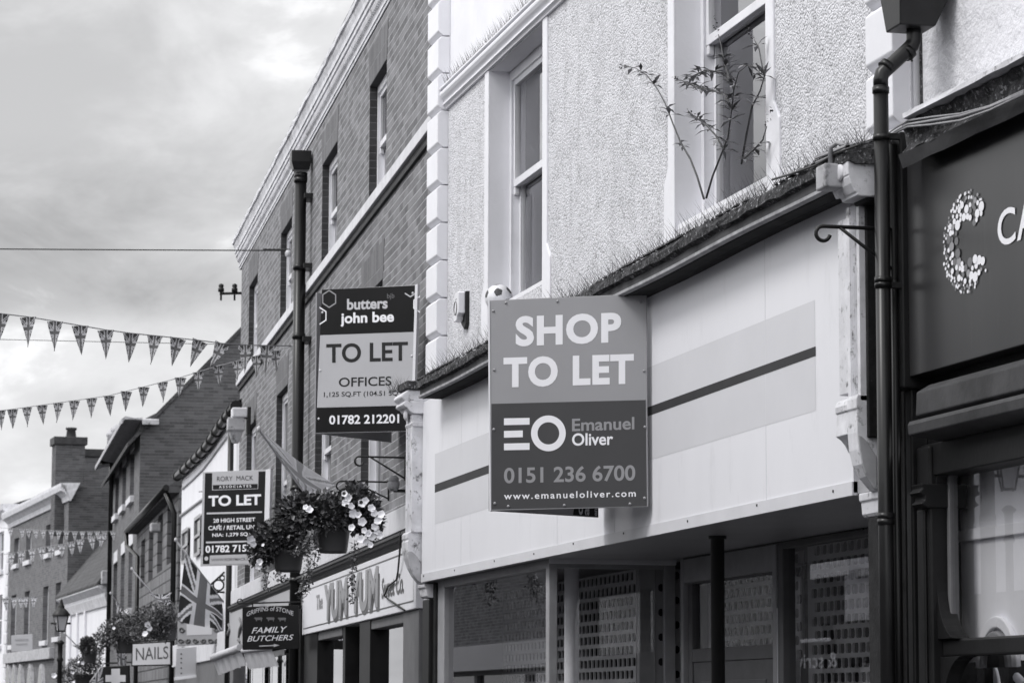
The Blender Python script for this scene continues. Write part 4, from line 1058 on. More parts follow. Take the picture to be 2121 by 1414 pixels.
# ------------------------------------------------------------------ things on and around the buildings
def polytube(th, name, mat, pts, r, n=8):
    b_ = MB(); b_.tube(pts, r, n); return b_.build(name, M_[mat], th)
# --- near downpipe with hopper and swan neck
pu = cu0-.07
pwv = [M.wv(px, py, pu) for px, py in ((1826, 160), (1828, 500), (1836, 1400))]
pw_ = pwv[1][0]
dpr = fthing('downpipe', 'black downpipe with a cranked neck and hopper, between the pale fascia and the dark shop', 'downpipe', M)
z_bend = M.wv(1826, 165, pu)[1]
wq, zq = M.wv(1893, 95, pu); wt, zt_ = M.wv(1899, 60, pu)
polytube(dpr, 'pipe', 'pipe', [(pu, pw_, 0), (pu, pw_, z_bend-.03)], .034, 18)
nk = [(pu, pw_, z_bend-.03), (pu, pw_, z_bend+.0), (pu, pw_-.008, z_bend+.028), (pu, pw_-.03, z_bend+.05)]
nk += [(pu, wq+.03, zq-.02), (pu, wq+.012, zq-.002), (pu, wq+.001, zq+.02), (pu, wq, zq+.05), (pu, wq, zt_+.02)]
polytube(dpr, 'swan_neck', 'pipe', nk, .034, 18)
for z in [M.wv(1828, y, pu)[1] for y in (285, 580, 590, 1068, 1080)]+[z_bend-.05]:
    polytube(dpr, 'collar', 'pipe', [(pu, pw_, z-.014), (pu, pw_, z+.014)], .0385, 18)
d_ = Vector((0, wq-pw_, zq-z_bend)).normalized()
for f_ in (.18, .82):
    c_ = Vector((pu, pw_+(wq-pw_)*f_, z_bend+.04+(zq-z_bend-.05)*f_))
    polytube(dpr, 'collar', 'pipe', [c_-d_*.014, c_+d_*.014], .0385, 18)
for y in (282, 590): 
    z = M.wv(1828, y, pu)[1]; boxes('bracket', M_['iron'], dpr, [(pu-.012, pu+.012, 0, pw_-.03, z-.015, z+.015)], .004)
hz = M.wv(1890, 62, pu)[1]; wl, wr = M.wv(1843, -5, pu)[0], M.wv(1962, -5, pu)[0]
b = MB(); hw2 = .13
t0 = [(pu-hw2*.7, wq+.1, hz), (pu+hw2*.7, wq+.1, hz), (pu+hw2*.7, wq-.07, hz), (pu-hw2*.7, wq-.07, hz)]
t1 = [(pu-hw2, wl, hz+.17), (pu+hw2, wl, hz+.17), (pu+hw2, wr+.02, hz+.17), (pu-hw2, wr+.02, hz+.17)]
t2 = [(x, y, z+.16) for x, y, z in t1]
b.add(t0+t1+t2, [(0, 1, 2, 3), (0, 1, 5, 4), (1, 2, 6, 5), (2, 3, 7, 6), (3, 0, 4, 7), (4, 5, 9, 8), (5, 6, 10, 9), (6, 7, 11, 10), (7, 4, 8, 11)])
b.build('hopper', M_['iron'], dpr, .006)
dp2 = fthing('waste_pipe', 'thin dark pipe running down the gap just right of the black downpipe', 'pipe', M)
pu2 = cu0-.02; w2 = M.wv(1853, 700, pu2)[0]
polytube(dp2, 'pipe', 'pipe', [(pu2, w2, 0), (pu2, w2, M.wv(1853, 300, pu2)[1])], .022, 12)
polytube(dp2, 'collar', 'pipe', [(pu2, w2, M.wv(1853, 585, pu2)[1]-.012), (pu2, w2, M.wv(1853, 585, pu2)[1]+.012)], .027, 12)
# --- far downpipe
dpl = fthing('downpipe', 'thick dark downpipe with a square hopper head on the brick building', 'downpipe', B)
xl = B.U(617, 700, .14)
polytube(dpl, 'pipe', 'pipe', [(xl, .13, 0), (xl, .13, B.V(618, 375, .14))], .068, 18)
for y in (376, 385, 560, 700, 1010, 1200):
    z = B.V(614, y, .14); polytube(dpl, 'collar', 'pipe', [(xl, .13, z-.03), (xl, .13, z+.03)], .078, 18)
for y in (420, 560, 708): 
    z = B.V(614, y, .14); boxes('bracket', M_['iron'], dpl, [(xl-.16, xl+.16, -.01, .1, z-.03, z+.03)], .006)
z0, z1 = B.V(620, 356, .14), B.V(620, 318, .14)
b = MB(); a_ = .09; c_ = .12
b.add([(xl-a_, .13-a_, z0), (xl+a_, .13-a_, z0), (xl+a_, .13+a_, z0), (xl-a_, .13+a_, z0), (xl-c_, .02, z0+.09), (xl+c_, .02, z0+.09), (xl+c_, .13+c_, z0+.09), (xl-c_, .13+c_, z0+.09),
       (xl-c_, .02, z1), (xl+c_, .02, z1), (xl+c_, .13+c_, z1), (xl-c_, .13+c_, z1)],
      [(0, 1, 2, 3), (0, 1, 5, 4), (1, 2, 6, 5), (2, 3, 7, 6), (3, 0, 4, 7), (4, 5, 9, 8), (5, 6, 10, 9), (6, 7, 11, 10), (7, 4, 8, 11), (8, 9, 10, 11)])
b.build('hopper', M_['pipe'], dpl, .008)

# --- bird spikes
def spikes(name, label, fr, pts, pitch, length, out=.06):
    """pts: polyline (u,w,v) the strip follows; pins fan out in V pairs"""
    o = fr.O; th = thing(name, label, 'bird spikes', fr.O, fr.rz)
    r = random.Random(5); bb = MB(); base = MB()
    pts = [Vector(p) for p in pts]
    for a, c in zip(pts, pts[1:]):
        n = max(1, int((c-a).length/pitch))
        for i in range(n):
            p = a.lerp(c, i/n)+Vector((r.uniform(-.3, .3)*pitch, 0, 0))
            if r.random() < .07: continue
            for k in (-1, 1, r.choice((-.4, .4, 0.1))):
                L_ = length*r.uniform(.75, 1.1)
                tip = p+Vector((r.uniform(-.25, .25)*length, k*out*r.uniform(.8, 1.3), L_))
                if r.random() < .06: tip = p+Vector((r.uniform(-.5, .5)*length, k*out*1.5, L_*.6))
                q = .0017
                bb.add([p+Vector((q, -q, 0)), p+Vector((-q, -q, 0)), p+Vector((0, q, 0)), tip], [(0, 1, 3), (1, 2, 3), (2, 0, 3)])
    g = bb.build('pins', M_['spike'], th, rn=False); g['kind'] = 'stuff'
    for a, c in zip(pts, pts[1:]):
        base.add([a+Vector((0, -.015, -.002)), a+Vector((0, .015, -.002)), c+Vector((0, .015, -.002)), c+Vector((0, -.015, -.002))], [(0, 1, 2, 3)])
    base.build('base_strip', M_['plastic'] if False else M_['wire'], th, rn=False)
    return th
def ctop(u): return ct0+(ct1-ct0)*(u-13.965)/(21.736-13.965)
seg = [cu0+.03+(cu1-cu0-.06)*i/8 for i in range(9)]
spikes('bird_spikes', 'long run of bird spikes along the mossy cornice above the pale fascia', M, [(u, .31, ctop(u)+.02) for u in seg], .042, .135, .085)
spikes('bird_spikes', 'neat run of bird spikes on the pale string course beside the quoins', M, [(u, .035, str_t) for u in (w1a-1.5, 21, uq_in-.02)], .03, .115, .05)
spikes('bird_spikes', 'short tuft of bird spikes on the far bracket cap, in front of the offices board', M, [(lf-.0, .3, ctop(22.9)+.03), (lf+.03, .42, ctop(22.9)+.01)], .01, .13)
# moss along the cornice
mo = MB(); mr = random.Random(11)
for i in range(2600):
    u = mr.uniform(cu0, cu1); w_ = mr.choice((mr.uniform(.2, .4), .395)); 
    if math.sin(u*2.1)+math.sin(u*5.3+1)*.7 < mr.uniform(-1.2, 1.2): continue
    s_ = mr.uniform(.004, .014); z = ctop(u)+.045-max(0, (w_-.2))*.2
    c_ = Vector((u, w_, z)); vs_ = []
    for k in range(5):
        t_ = 2*math.pi*k/5+mr.random(); vs_.append(c_+Vector((math.cos(t_)*s_*1.6, math.sin(t_)*s_, -s_*.5)))
    mo.add(vs_+[c_+Vector((0, 0, s_*mr.uniform(.5, 1.3)))], [(k, (k+1) % 5, 5) for k in range(5)])
ms = mo.build('moss', M_['moss']); ms.location = M.O; ms.rotation_euler = (0, 0, M.rz)
tag(ms, 'clumps of moss growing along the top of the shop cornice', 'moss', kind='stuff')

# --- football on the sill
ball = fthing('football', 'scuffed football with dark pentagons resting on a sill behind the large agent board', 'ball', M)
bc = Vector((M.U(1033, 617, -.04), -.04, M.V(1033, 617, -.04))); br_ = .103
bm = bmesh.new(); bmesh.ops.create_icosphere(bm, subdivisions=5, radius=1)
ph = (1+5**.5)/2
ico = [Vector(v).normalized() for s1 in (-1, 1) for s2 in (-1, 1) for v in ((0, s1, s2*ph), (s1, s2*ph, 0), (s2*ph, 0, s1))]
hexs = []
for i in range(12):
    for j in range(i):
        for k in range(j):
            if all(abs((a-c).length-1.0515) < .02 for a, c in ((ico[i], ico[j]), (ico[j], ico[k]), (ico[i], ico[k]))): hexs.append((ico[i]+ico[j]+ico[k]).normalized())
rot = Matrix.Rotation(RAD(25), 3, 'X') @ Matrix.Rotation(RAD(38), 3, 'Z') @ Matrix.Rotation(RAD(20), 3, 'Y')
mb = MB()
for f in bm.faces:
    n = f.calc_center_median().normalized()
    sc = sorted([(n.dot(v)/.9393, 0, i) for i, v in enumerate(ico)]+[(n.dot(v)/.9149, 1, i) for i, v in enumerate(hexs)], reverse=True)
    seam = 1-.006*(sc[0][0]-sc[1][0] < .012)
    mb.face([rot @ (v.co*br_*seam) for v in f.verts], 0 if sc[0][1] else 1, True)
bm.free()
bo = mb.build('ball_skin', [M_['ball_w'], M_['ball_b']], ball, rn=False); bo.location = bc

# --- alarm box
al = fthing('alarm_box', 'white alarm box with a dark back plate on the pebbledash beside the quoins', 'alarm box', M)
ax0, ax1 = M.U(966, 640, .02), M.U(947, 640, .06); az0, az1 = M.V(960, 684, .02), M.V(960, 607, .02)
hz_ = az1-az0; hu = ax1-ax0
b = MB(); b.prism_y([(ax0-.02, az0+.12*hz_), (ax0+.3*hu, az0-.0), (ax1, az0+.2*hz_), (ax1, az1-.06*hz_), (ax0+.1*hu, az1), (ax0-.02, az1)], -.02, .03); b.build('back_plate', M_['iron'], al, .004)
b = MB(); b.prism_y([(ax0, az0+.42*hz_), (ax0+.35*hu, az0+.36*hz_), (ax0+.45*hu, az0+.24*hz_), (ax1+.0, az0+.22*hz_), (ax1+.03, az0+.3*hz_), (ax1+.03, az1-.12*hz_), (ax1-.1*hu, az1-.02*hz_), (ax0+.1*hu, az1), (ax0, az1-.03*hz_)], .03, .085); b.build('cover', M_['plastic'], al, .006)
b = MB(); n = 16; b.tube([(ax0+.62*hu+.05*math.sin(2*math.pi*i/n), .087, az0+.58*hz_+.052*math.cos(2*math.pi*i/n)) for i in range(1, n+1)], .005, 6); b.build('emblem', M_['ink_dim'], al)
b = MB(); b.box(ax0+.3*hu, ax1-.05, .085, .0875, az0+.8*hz_, az0+.815*hz_); b.build('emblem_bar', M_['ink_dim'], al)

# --- junction box and cables at the near end of the cornice
jb = fthing('junction_box', 'stained grey junction box hanging at the near end of the mossy cornice', 'junction box', M)
jw = .47; ju = M.U(1708, 360, jw)
jz0, jz1 = M.V(1706, 388, jw), M.V(1706, 338, jw); jf = M.U(1689, 360, jw)
b = MB(); b.box(ju, jf, .36, jw, jz0, jz1); b.build('box_body', M_['stone_worn'], jb, .008)
polytube(jb, 'cable_gland', 'wire', [(ju+.06, .42, jz1), (ju+.06, .42, jz1+.08), (ju+.02, .4, jz1+.1), (ju-.05, .38, jz1+.07)], .012, 8)
cbl = fthing('cable_run', 'bundle of pale cables looping from the mossy cornice across the dark shop front', 'cable', M)
def cab(pts, r=.008, mat='wire'):
    return polytube(cbl, 'cable', mat, pts, r, 6)
cpx = [(1690, 328, .40), (1720, 316, .41), (1750, 304, .40), (1780, 299, .3), (1810, 292, .14), (1840, 282, .12), (1862, 268, .2), (1880, 258, .27), (1930, 250, .28), (1990, 240, .28), (2050, 222, .28), (2121, 192, .28)]
for o_, r_ in ((0, .006), (6, .005), (-5, .0045)):
    cab([(M.U(px, py+o_*(1+.6*math.sin(px*.02+o_)), w_), w_, M.V(px, py+o_*(1+.6*math.sin(px*.02+o_)), w_)) for px, py, w_ in cpx], r_)
cab([(M.U(px, py, .41), .41, M.V(px, py, .41)) for px, py in ((1600, 372), (1640, 360), (1690, 342), (1730, 318), (1780, 300))], .006, 'wire_d')

# --- iron hook brackets
def hook(label, fr, u, px_hook, py, px_wall, py_foot, wv_wall, r=.008):
    """horizontal arm with a curled end and a raking stay, standing out from the wall at distance u"""
    th = fthing('hanging_bracket', label, 'bracket', fr, 'iron hanging basket brackets')
    wh, zh_ = fr.wv(px_hook, py, u); ww_ = wv_wall
    zf = fr.wv(px_wall, py_foot, u)[1]
    rr = (wh-ww_)*.09
    arm = [(u, ww_, zh_), (u, wh-rr, zh_)]+[(u, wh-rr+rr*math.sin(t_), zh_-rr+rr*math.cos(t_)) for t_ in [RAD(a) for a in range(20, 265, 20)]]
    polytube(th, 'arm', 'iron', arm, r, 8)
    polytube(th, 'stay', 'iron', [(u, ww_, zf), (u, wh-(wh-ww_)*.3, zh_)], r*.9, 8)
    boxes('wall_plate', M_['iron'], th, [(u-.012, u+.012, ww_-.012, ww_+.004, min(zf, zh_)-.02, max(zf, zh_)+.02)])
    return th, Vector((u, wh-rr, zh_-2*rr))
hook('empty iron hook bracket in front of the black downpipe and pale fascia end', M, U0-.28, 1690, 468, 1872, 560, .2, .009)
hook('empty iron hook bracket under the offices board, by the far console', M, M.U(838, 940, .3)+.1, 735, 945, 838, 990, M.wv(838, 960, M.U(838, 940, .3)+.1)[0])

# --- agent boards
def vboard(name, label, pxl, pxr, pyt, pyb, ptr, u_ref, tilt_depth, pb_px):
    return None
def board_thing(label, A_px, B_px, zB, ratio, th_name='agent_board'):
    """A_px / B_px = pixel of the left and right board edge (x, y mid); zB camera depth of the right edge"""
    pB = at_depth(B_px[0], B_px[1], zB); pA = at_depth(A_px[0], A_px[1], zB*ratio)
    fr = SignFrame(pA, pB)
    return thing(th_name, label, 'agent board', fr.O, fr.rz), fr
class Sg:
    def __init__(s, th, fr): s.th = th; s.f = fr
    def x(s, px, py): return s.f.xz(px, py)[0]
    def z(s, px, py): return s.f.xz(px, py)[1]
    def quad_pts(s, pts, y): return [(s.f.xz(px, py)[0], y, s.f.xz(px, py)[1]) for px, py in pts]
    def poly(s, name, mat, pts, y, par=None):
        bb = MB(); bb.face(s.quad_pts(pts, y)); return bb.build(name, M_[mat], par or s.th, rn=False)
    def slab(s, name, mat, pts, y0, y1, par=None, bev=0.0):
        bb = MB(); bb.prism_y([s.f.xz(px, py) for px, py in pts], y0, y1); return bb.build(name, M_[mat], par or s.th, bev)
    def text(s, par, t_, mat, x0, y0, x1, y1, yy, **k):
        """photo box (left, top, right, bottom) of the words"""
        ym, xm = (y0+y1)/2, (x0+x1)/2
        return write(par, t_, M_[mat], s.x(x0, ym), s.x(x1, ym), s.z(xm, y1), s.z(xm, y0), yy, **k)
    def textT(s, par, t_, mat, lt, rt, lb, yy, **k):
        """sloping line: left-top, right-top corners and the left-bottom y"""
        vs_, fs_ = text_poly(t_, k.get('bold', 0), k.get('shear', 0), k.get('space', 1.0)); bb = MB(); out = []
        for a, c in vs_:
            px = lt[0]+(rt[0]-lt[0])*a; top = lt[1]+(rt[1]-lt[1])*a; py = top+(lb-lt[1])*(1-c)
            x_, z_ = s.f.xz(px, py); out.append((x_, yy, z_))
        bb.add(out, fs_); return bb.build('lettering', M_[mat], par, rn=False)
    def screw(s, par, px, py, mat='screw', r=.008):
        x_, z_ = s.f.xz(px, py); bb = MB(); n = 10
        ring = [(x_+r*math.cos(2*math.pi*i/n), -.002, z_+r*math.sin(2*math.pi*i/n)) for i in range(n)]
        r2_ = [(x_+r*.6*math.cos(2*math.pi*i/n), -.007, z_+r*.6*math.sin(2*math.pi*i/n)) for i in range(n)]
        bb.add(ring+r2_, [(i, (i+1) % n, n+(i+1) % n, n+i) for i in range(n)]+[tuple(range(n, 2*n))], 0, True)
        return bb.build('screw', M_[mat], par)

# board 1: SHOP TO LET
pr_ = M.P(M.U(1340, 830, FW+.02), FW+.02, 0)
zB = (pr_-EYE).dot(CF) if False else None
def depth_of(p): return (p-EYE).dot(CF)
def wall_depth(fr, px, py, w):
    u, v = fr.uv(px, py, w); return depth_of(fr.P(u, w, v))
dB = wall_depth(M, 1341, 830, FW+.03)
t1_, f1 = board_thing('large grey board reading SHOP TO LET, angled out from the pale blank fascia', (1014, 840), (1341, 830), dB, 1.016)
S1 = Sg(t1_, f1)
pan = S1.slab('board_panel', 's_mid', [(1014, 622), (1339, 608), (1342, 1049), (1016, 1057)], 0, .012, bev=.002)
S1.poly('dark_field', 's_dark', [(1018, 836), (1337.5, 828), (1340, 1047.5), (1018.5, 1054.5)], -.0007, pan)
S1.slab('edge_strip', 'alum', [(1011, 623), (1014.5, 622), (1017, 1058), (1014, 1058)], -.004, .03)
for w_, lt, rt, lb in (('SHOP', (1068, 655), (1287, 646), 718), ('TO LET', (1043, 740), (1313, 732), 803)):
    S1.textT(pan, w_, 'ink_white', lt, rt, lb, -.0014, bold=.042, space=1.1)
for y0, y1, xr in ((866, 880, 1097), (892, 906, 1083), (918, 932, 1097)):
    S1.poly('logo_bar', 'ink_white', [(1044, y0), (xr, y0-1), (xr, y1-1), (1044, y1)], -.0014, pan)
bb = MB(); n = 40; cxp, cyp = 1136, 897
o_ = [S1.f.xz(cxp+36*math.cos(2*math.pi*i/n), cyp-37*math.sin(2*math.pi*i/n)) for i in range(n)]; i_ = [S1.f.xz(cxp+22.5*math.cos(2*math.pi*i/n), cyp-23*math.sin(2*math.pi*i/n)) for i in range(n)]
bb.add([(a, -.0014, c) for a, c in o_+i_], [(i, (i+1) % n, n+(i+1) % n, n+i) for i in range(n)]); bb.build('logo_ring', M_['ink_white'], pan, rn=False)
S1.textT(pan, 'Emanuel', 'ink_grey', (1185, 867), (1314, 863), 893, -.0014, bold=.02)
S1.textT(pan, 'Oliver', 'ink_white', (1185, 897), (1270, 895), 923, -.0014, bold=.02)
S1.textT(pan, '0151 236 6700', 'ink_grey', (1044, 968), (1316, 962), 1001, -.0014, bold=.02)
S1.textT(pan, 'www.emanueloliver.com', 'ink_white', (1044, 1020), (1317, 1014), 1034, -.0014, bold=.014, space=1.25)
for px, py in ((1022, 644), (1048, 627), (1155, 624), (1328, 626), (1334, 768), (1023, 889), (1336, 884), (1025, 1042), (1053, 1048), (1169, 1046), (1305, 1043), (1335, 1031), (1024, 766)):
    S1.screw(pan, px, py, 'screw_grey', .009)
# the second panel runs back to the wall from the same outer edge
pA = at_depth(1016, 1057, dB*1.016); pBk = at_depth(1243, 1071, wall_depth(M, 1243, 1071, FW+.03))
f1b = SignFrame(pA, pBk); a_ = f1b.loc(pA); c_ = f1b.loc(pBk)
z0 = pA.z; hgt_ = S1.z(1014, 622)-z0
def to_th(th_fr, fr, p): return th_fr.loc(fr.O+fr.x*p[0]+fr.y*p[1]+Vector((0, 0, p[2])))
bb = MB(); q = [to_th(f1, f1b, (x_, y_, z_)) for y_ in (.014, .026) for x_, z_ in ((a_.x+.01, z0), (c_.x, pBk.z), (c_.x, pBk.z+hgt_), (a_.x+.01, z0+hgt_))]
bb.add(q, [(0, 1, 2, 3), (7, 6, 5, 4), (0, 4, 5, 1), (1, 5, 6, 2), (2, 6, 7, 3), (3, 7, 4, 0)]); back = bb.build('board_panel', M_['s_grey'], t1_)
back['label'] = 'reverse panel showing the end of an older board upside down'
L_ = c_.x-a_.x; bb = MB()
bb.add([to_th(f1, f1b, (a_.x+L_*x_, .012, pBk.z+zz_)) for x_, zz_ in ((.76, .004), (.995, .004), (.995, .35), (.84, .35))], [(0, 1, 2, 3)]); bb.build('old_print', M_['s_black'], back, rn=False)
for s_, xa, xb, h0, h1 in (('o', .81, .85, .0, .05), ('at', .86, .91, .0, .06), ('ent', .955, .985, .0, .045)):
    vs_, fs_ = text_poly(s_, .02); bb = MB()
    # words turned on their side, cut off by the lower edge
    bb.add([to_th(f1, f1b, (a_.x+L_*(xa+(xb-xa)*(1-c)), .0105, pBk.z+.008+(h0+(h1-h0)*1.4*a))) for a, c in vs_], fs_); bb.build('lettering', M_['ink_lite'], back, rn=False)

# board 2: offices to let
d2 = wall_depth(B, 862, 740, .1)
t2_, f2 = board_thing('pale and black board reading TO LET OFFICES, hung on the brick wall beside the downpipe', (660, 745), (858, 740), d2*1.0, 1.02)
S2 = Sg(t2_, f2)
pan = S2.slab('board_panel', 's_lite', [(667, 600), (862, 590), (850, 893), (654, 897)], 0, .012, bev=.002)
S2.poly('dark_field', 's_black', [(667, 600), (860, 591), (859, 687), (663, 694)], -.0007, pan)
S2.poly('dark_field', 's_black', [(656.5, 844), (853, 839), (850, 892), (654, 896)], -.0007, pan)
S2.slab('edge_strip', 'alum', [(860.5, 590), (866, 588), (857, 893), (852, 893)], -.006, .03)
S2.textT(pan, 'butters', 'ink_lite', (719, 619), (803, 616), 642, -.0014, bold=.03)
S2.textT(pan, 'john bee', 'ink_white', (705, 648), (816, 644), 677, -.0014, bold=.03)
S2.textT(pan, 'bjb', 'ink_dim', (802, 608), (817, 607), 621, -.0014)
S2.textT(pan, 'TO LET', 'ink_black', (676, 712), (845, 707), 752, -.0014, bold=.022)
S2.textT(pan, 'OFFICES', 'ink_black', (702, 782), (811, 779), 801, -.0014, bold=.012)
S2.textT(pan, '1,125 SQ.FT (104.51 SQ.M)', 'ink_black', (671, 812), (845, 808), 825, -.0014, bold=.01)
S2.textT(pan, '01782 212201', 'ink_white', (682, 860), (827, 857), 879, -.0014, bold=.025)
def hexo(cx_, cy_, r_, a0, a1, mat, close=False):
    pts = [(cx_+r_*.88*math.sin(RAD(60*k)), cy_-r_*math.cos(RAD(60*k))) for k in range(a0, a1+1)]
    ip = [(cx_+(r_-3)*.88*math.sin(RAD(60*k)), cy_-(r_-3)*math.cos(RAD(60*k))) for k in range(a0, a1+1)]
    n = len(pts); bb = MB(); bb.add(S2.quad_pts(pts+ip, -.0014), [(i, i+1, n+i+1, n+i) for i in range(n-1)]); bb.build('hexagon_outline', M_[mat], pan, rn=False)
hexo(682, 619, 19, 0, 6, 'ink_grey'); hexo(662, 654, 19, 0, 3, 'ink_white'); hexo(850, 600, 16, 2, 4, 'ink_lite'); hexo(870, 630, 18, 3, 6, 'ink_white')
for px, py in ((668, 647), (855, 607), (853, 737), (663, 767), (660, 867)): S2.screw(pan, px, py, 'screw', .011)
pA = at_depth(655, 897, d2*1.02); pBk = at_depth(814, 916, wall_depth(B, 814, 916, .05))
f2b = SignFrame(pA, pBk); a_ = f2b.loc(pA); c_ = f2b.loc(pBk); hgt_ = 1.2
bb = MB(); q = [to_th(f2, f2b, (x_, y_, z_)) for y_ in (.014, .026) for x_, z_ in ((a_.x+.01, pA.z), (c_.x, pBk.z), (c_.x, pBk.z+hgt_), (a_.x+.01, pA.z+hgt_))]
bb.add(q, [(0, 1, 2, 3), (7, 6, 5, 4), (0, 4, 5, 1), (1, 5, 6, 2), (2, 6, 7, 3), (3, 7, 4, 0)]); bb.build('board_panel', M_['s_grey'], t2_)

# board 3: cafe / retail unit
d3 = wall_depth(B, 556, 1070, .1)
t3_, f3 = board_thing('black board reading TO LET with white bars, partly hidden by the hanging flowers', (420, 1072), (552, 1068), d3, 1.02)
S3 = Sg(t3_, f3)
pan = S3.slab('board_panel', 's_lite', [(420, 977), (552, 972), (546, 1168), (415, 1172)], 0, .02, bev=.003)
S3.slab('edge_strip', 'alum', [(551, 972), (561, 970), (556, 1165), (546, 1168)], -.006, .04)
S3.poly('dark_field', 's_black', [(425, 979.5), (551, 975.5), (545, 1149), (421, 1153)], -.002, pan)
S3.poly('pale_field', 's_lite', [(440, 978), (536, 974), (535, 1012), (439.5, 1015)], -.003, pan)
S3.poly('dark_field', 's_black', [(441.5, 1004), (534, 1001.5), (534, 1011), (441.5, 1013.5)], -.004, pan)
S3.poly('pale_field', 's_lite', [(435, 1149.5), (543, 1146), (543, 1166), (434, 1168.5)], -.0035, pan)
S3.poly('dark_field', 's_black', [(420.5, 1148), (435, 1148), (435, 1167), (420.5, 1167.5)], -.0028, pan)
S3.textT(pan, 'RORY  MACK', 'ink_black', (450, 986.5), (525, 984), 996.5, -.005)
S3.textT(pan, 'ASSOCIATES', 'ink_white', (454, 1005.5), (521, 1003.5), 1010.5, -.005, bold=.015, space=1.5)
S3.textT(pan, 'TO LET', 'ink_white', (432, 1026), (541, 1022.5), 1048.5, -.003, bold=.035)
S3.poly('bar', 'ink_lite', [(428.5, 1061), (543, 1058), (543, 1061.5), (428.5, 1064.5)], -.003, pan)
S3.textT(pan, '28 HIGH STREET', 'ink_white', (442, 1073.5), (529, 1071), 1082, -.003, bold=.02)
S3.textT(pan, 'CAFE / RETAIL UNIT', 'ink_white', (432, 1088.5), (538, 1086), 1097.5, -.003, bold=.02)
S3.poly('accent', 'ink_white', [(452, 1086.4), (455.5, 1085.4), (455, 1087.2), (452.5, 1087.6)], -.003, pan)
S3.textT(pan, 'NIA: 1,279 SQ.FT', 'ink_white', (440, 1104), (530, 1101), 1112.5, -.003, bold=.02)
S3.poly('bar', 'ink_lite', [(427, 1121), (541, 1118), (541, 1121.5), (427, 1124.5)], -.003, pan)
S3.textT(pan, '01782 715725', 'ink_white', (426, 1129.5), (541, 1126), 1144.5, -.003, bold=.03)
S3.textT(pan, 'WWW.RORYMACK.CO.UK', 'ink_edge', (438, 1156), (537, 1153), 1162, -.005, bold=.01)
bb = MB(); n = 16; o_ = [S3.f.xz(428+4*math.cos(2*math.pi*i/n), 1156-4.4*math.sin(2*math.pi*i/n)) for i in range(n)]; bb.face([(a, -.005, c) for a, c in o_]); bb.build('emblem', M_['ink_lite'], pan, rn=False)
for px, py in ((553, 991), (421, 993), (417, 1149)): S3.screw(pan, px, py, 'screw', .012)
for py in (1017, 1134): S3.slab('bracket', 'iron', [(411, py), (420, py-.5), (420, py+1), (411, py+1.5)], .004, .016)

# --- hanging sign of the butcher
dS = wall_depth(B, 625, 1300, .12)
t4, f4 = board_thing('black hanging sign reading FAMILY BUTCHERS with an arrow, on an iron rail', (502, 1298), (619, 1300), dS, 1.0, 'hanging_sign'); t4['category'] = 'shop sign'
S4 = Sg(t4, f4)
pan = S4.slab('sign_panel', 's_black', [(502, 1256), (619, 1252.5), (620, 1343), (502, 1345)], 0, .03, bev=.004)
def arcw(amp): return lambda a, c: (a, c*.72+amp*(1-(2*a-1)**2))
bb = MB(); vs_, fs_ = text_poly('GRIFFINS of STONE', .012, .15); out = []
for a, c in vs_:
    px = 511+(608-511)*a; base = 1276.5-11.5*(1-(2*a-1)**2); x_, z_ = S4.f.xz(px, base-9.5*c-1.5*a); out.append((x_, -.003, z_))
bb.add(out, fs_); bb.build('lettering', M_['ink_lite'], pan, rn=False)
S4.textT(pan, 'FAMILY', 'ink_white', (521, 1299), (595, 1296), 1311, -.003, bold=.006, shear=.32)
S4.textT(pan, 'BUTCHERS', 'ink_white', (512, 1316.5), (608, 1313), 1328, -.003, bold=.006, shear=.3)
S4.poly('arrow', 'ink_lite', [(537, 1336), (567, 1334.6), (567, 1332.4), (579, 1335.2), (567, 1339), (567, 1336.8), (537, 1338)], -.003, pan)
for cx_, sh in ((535, 0), (560, 1), (584, 2)):
    w_, h2 = 8.5, 4.6
    pts = [(-1, -.3), (-.85, -.8), (-.6, -.7), (.8, -.75), (1, -.5), (.95, .2), (.85, .25), (.85, 1), (.65, 1), (.6, .35), (-.3, .45), (-.35, 1), (-.55, 1), (-.6, .3), (-.75, .1)]
    S4.poly('animal_figure', 'ink_dim', [(cx_+x*w_, 1281+y*h2+(0.5 if sh == 2 else 0)) for x, y in pts], -.003, pan)
rail = S4.slab('rail', 'iron', [(493, 1248), (624, 1243.5), (624, 1246.5), (493, 1251)], .005, .025)
for px in (523, 599): S4.slab('hanger', 'iron', [(px-1.5, 1248), (px+1.5, 1248), (px+1.5, 1256), (px-1.5, 1256)], .008, .022)
bb = MB(); p0 = S4.quad_pts([(497, 1245)], .015)[0]; bb.tube([(p0[0]+.03*math.cos(t_/10*5), .015, p0[2]+.03*math.sin(t_/10*5)) for t_ in range(10)], .006, 6); bb.build('scroll', M_['iron'], t4)

# --- NAILS sign, chemist's cross, cafe sign, blank board
def flat_sign(label, pts, depth, ratio, mat, name='hanging_sign', cat='shop sign', th=.04):
    (x0, y0), (x1, y1), (x2, y2), (x3, y3) = pts
    t_, f_ = board_thing(label, ((x0+x3)/2, (y0+y3)/2), ((x1+x2)/2, (y1+y2)/2), depth, ratio, name); t_['category'] = cat
    s_ = Sg(t_, f_); return s_, s_.slab('sign_panel', mat, pts, 0, th, bev=.006)
sN, pN = flat_sign('white hanging sign reading NAILS with a dark border, below the flower baskets', [(273, 1331), (355, 1326), (355, 1377), (272, 1379)], 54, 1.01, 's_black')
sN.poly('pale_field', 'ink_lite', [(275.5, 1333.5), (352.5, 1329), (352.5, 1374.5), (274.5, 1376.5)], -.004, pN)
sN.textT(pN, 'NAILS', 'ink_edge', (282, 1341), (349, 1337), 1367, -.008, bold=.0)
sN.slab('rail', 'iron', [(268, 1327), (372, 1321), (372, 1324), (268, 1330)], .01, .03)
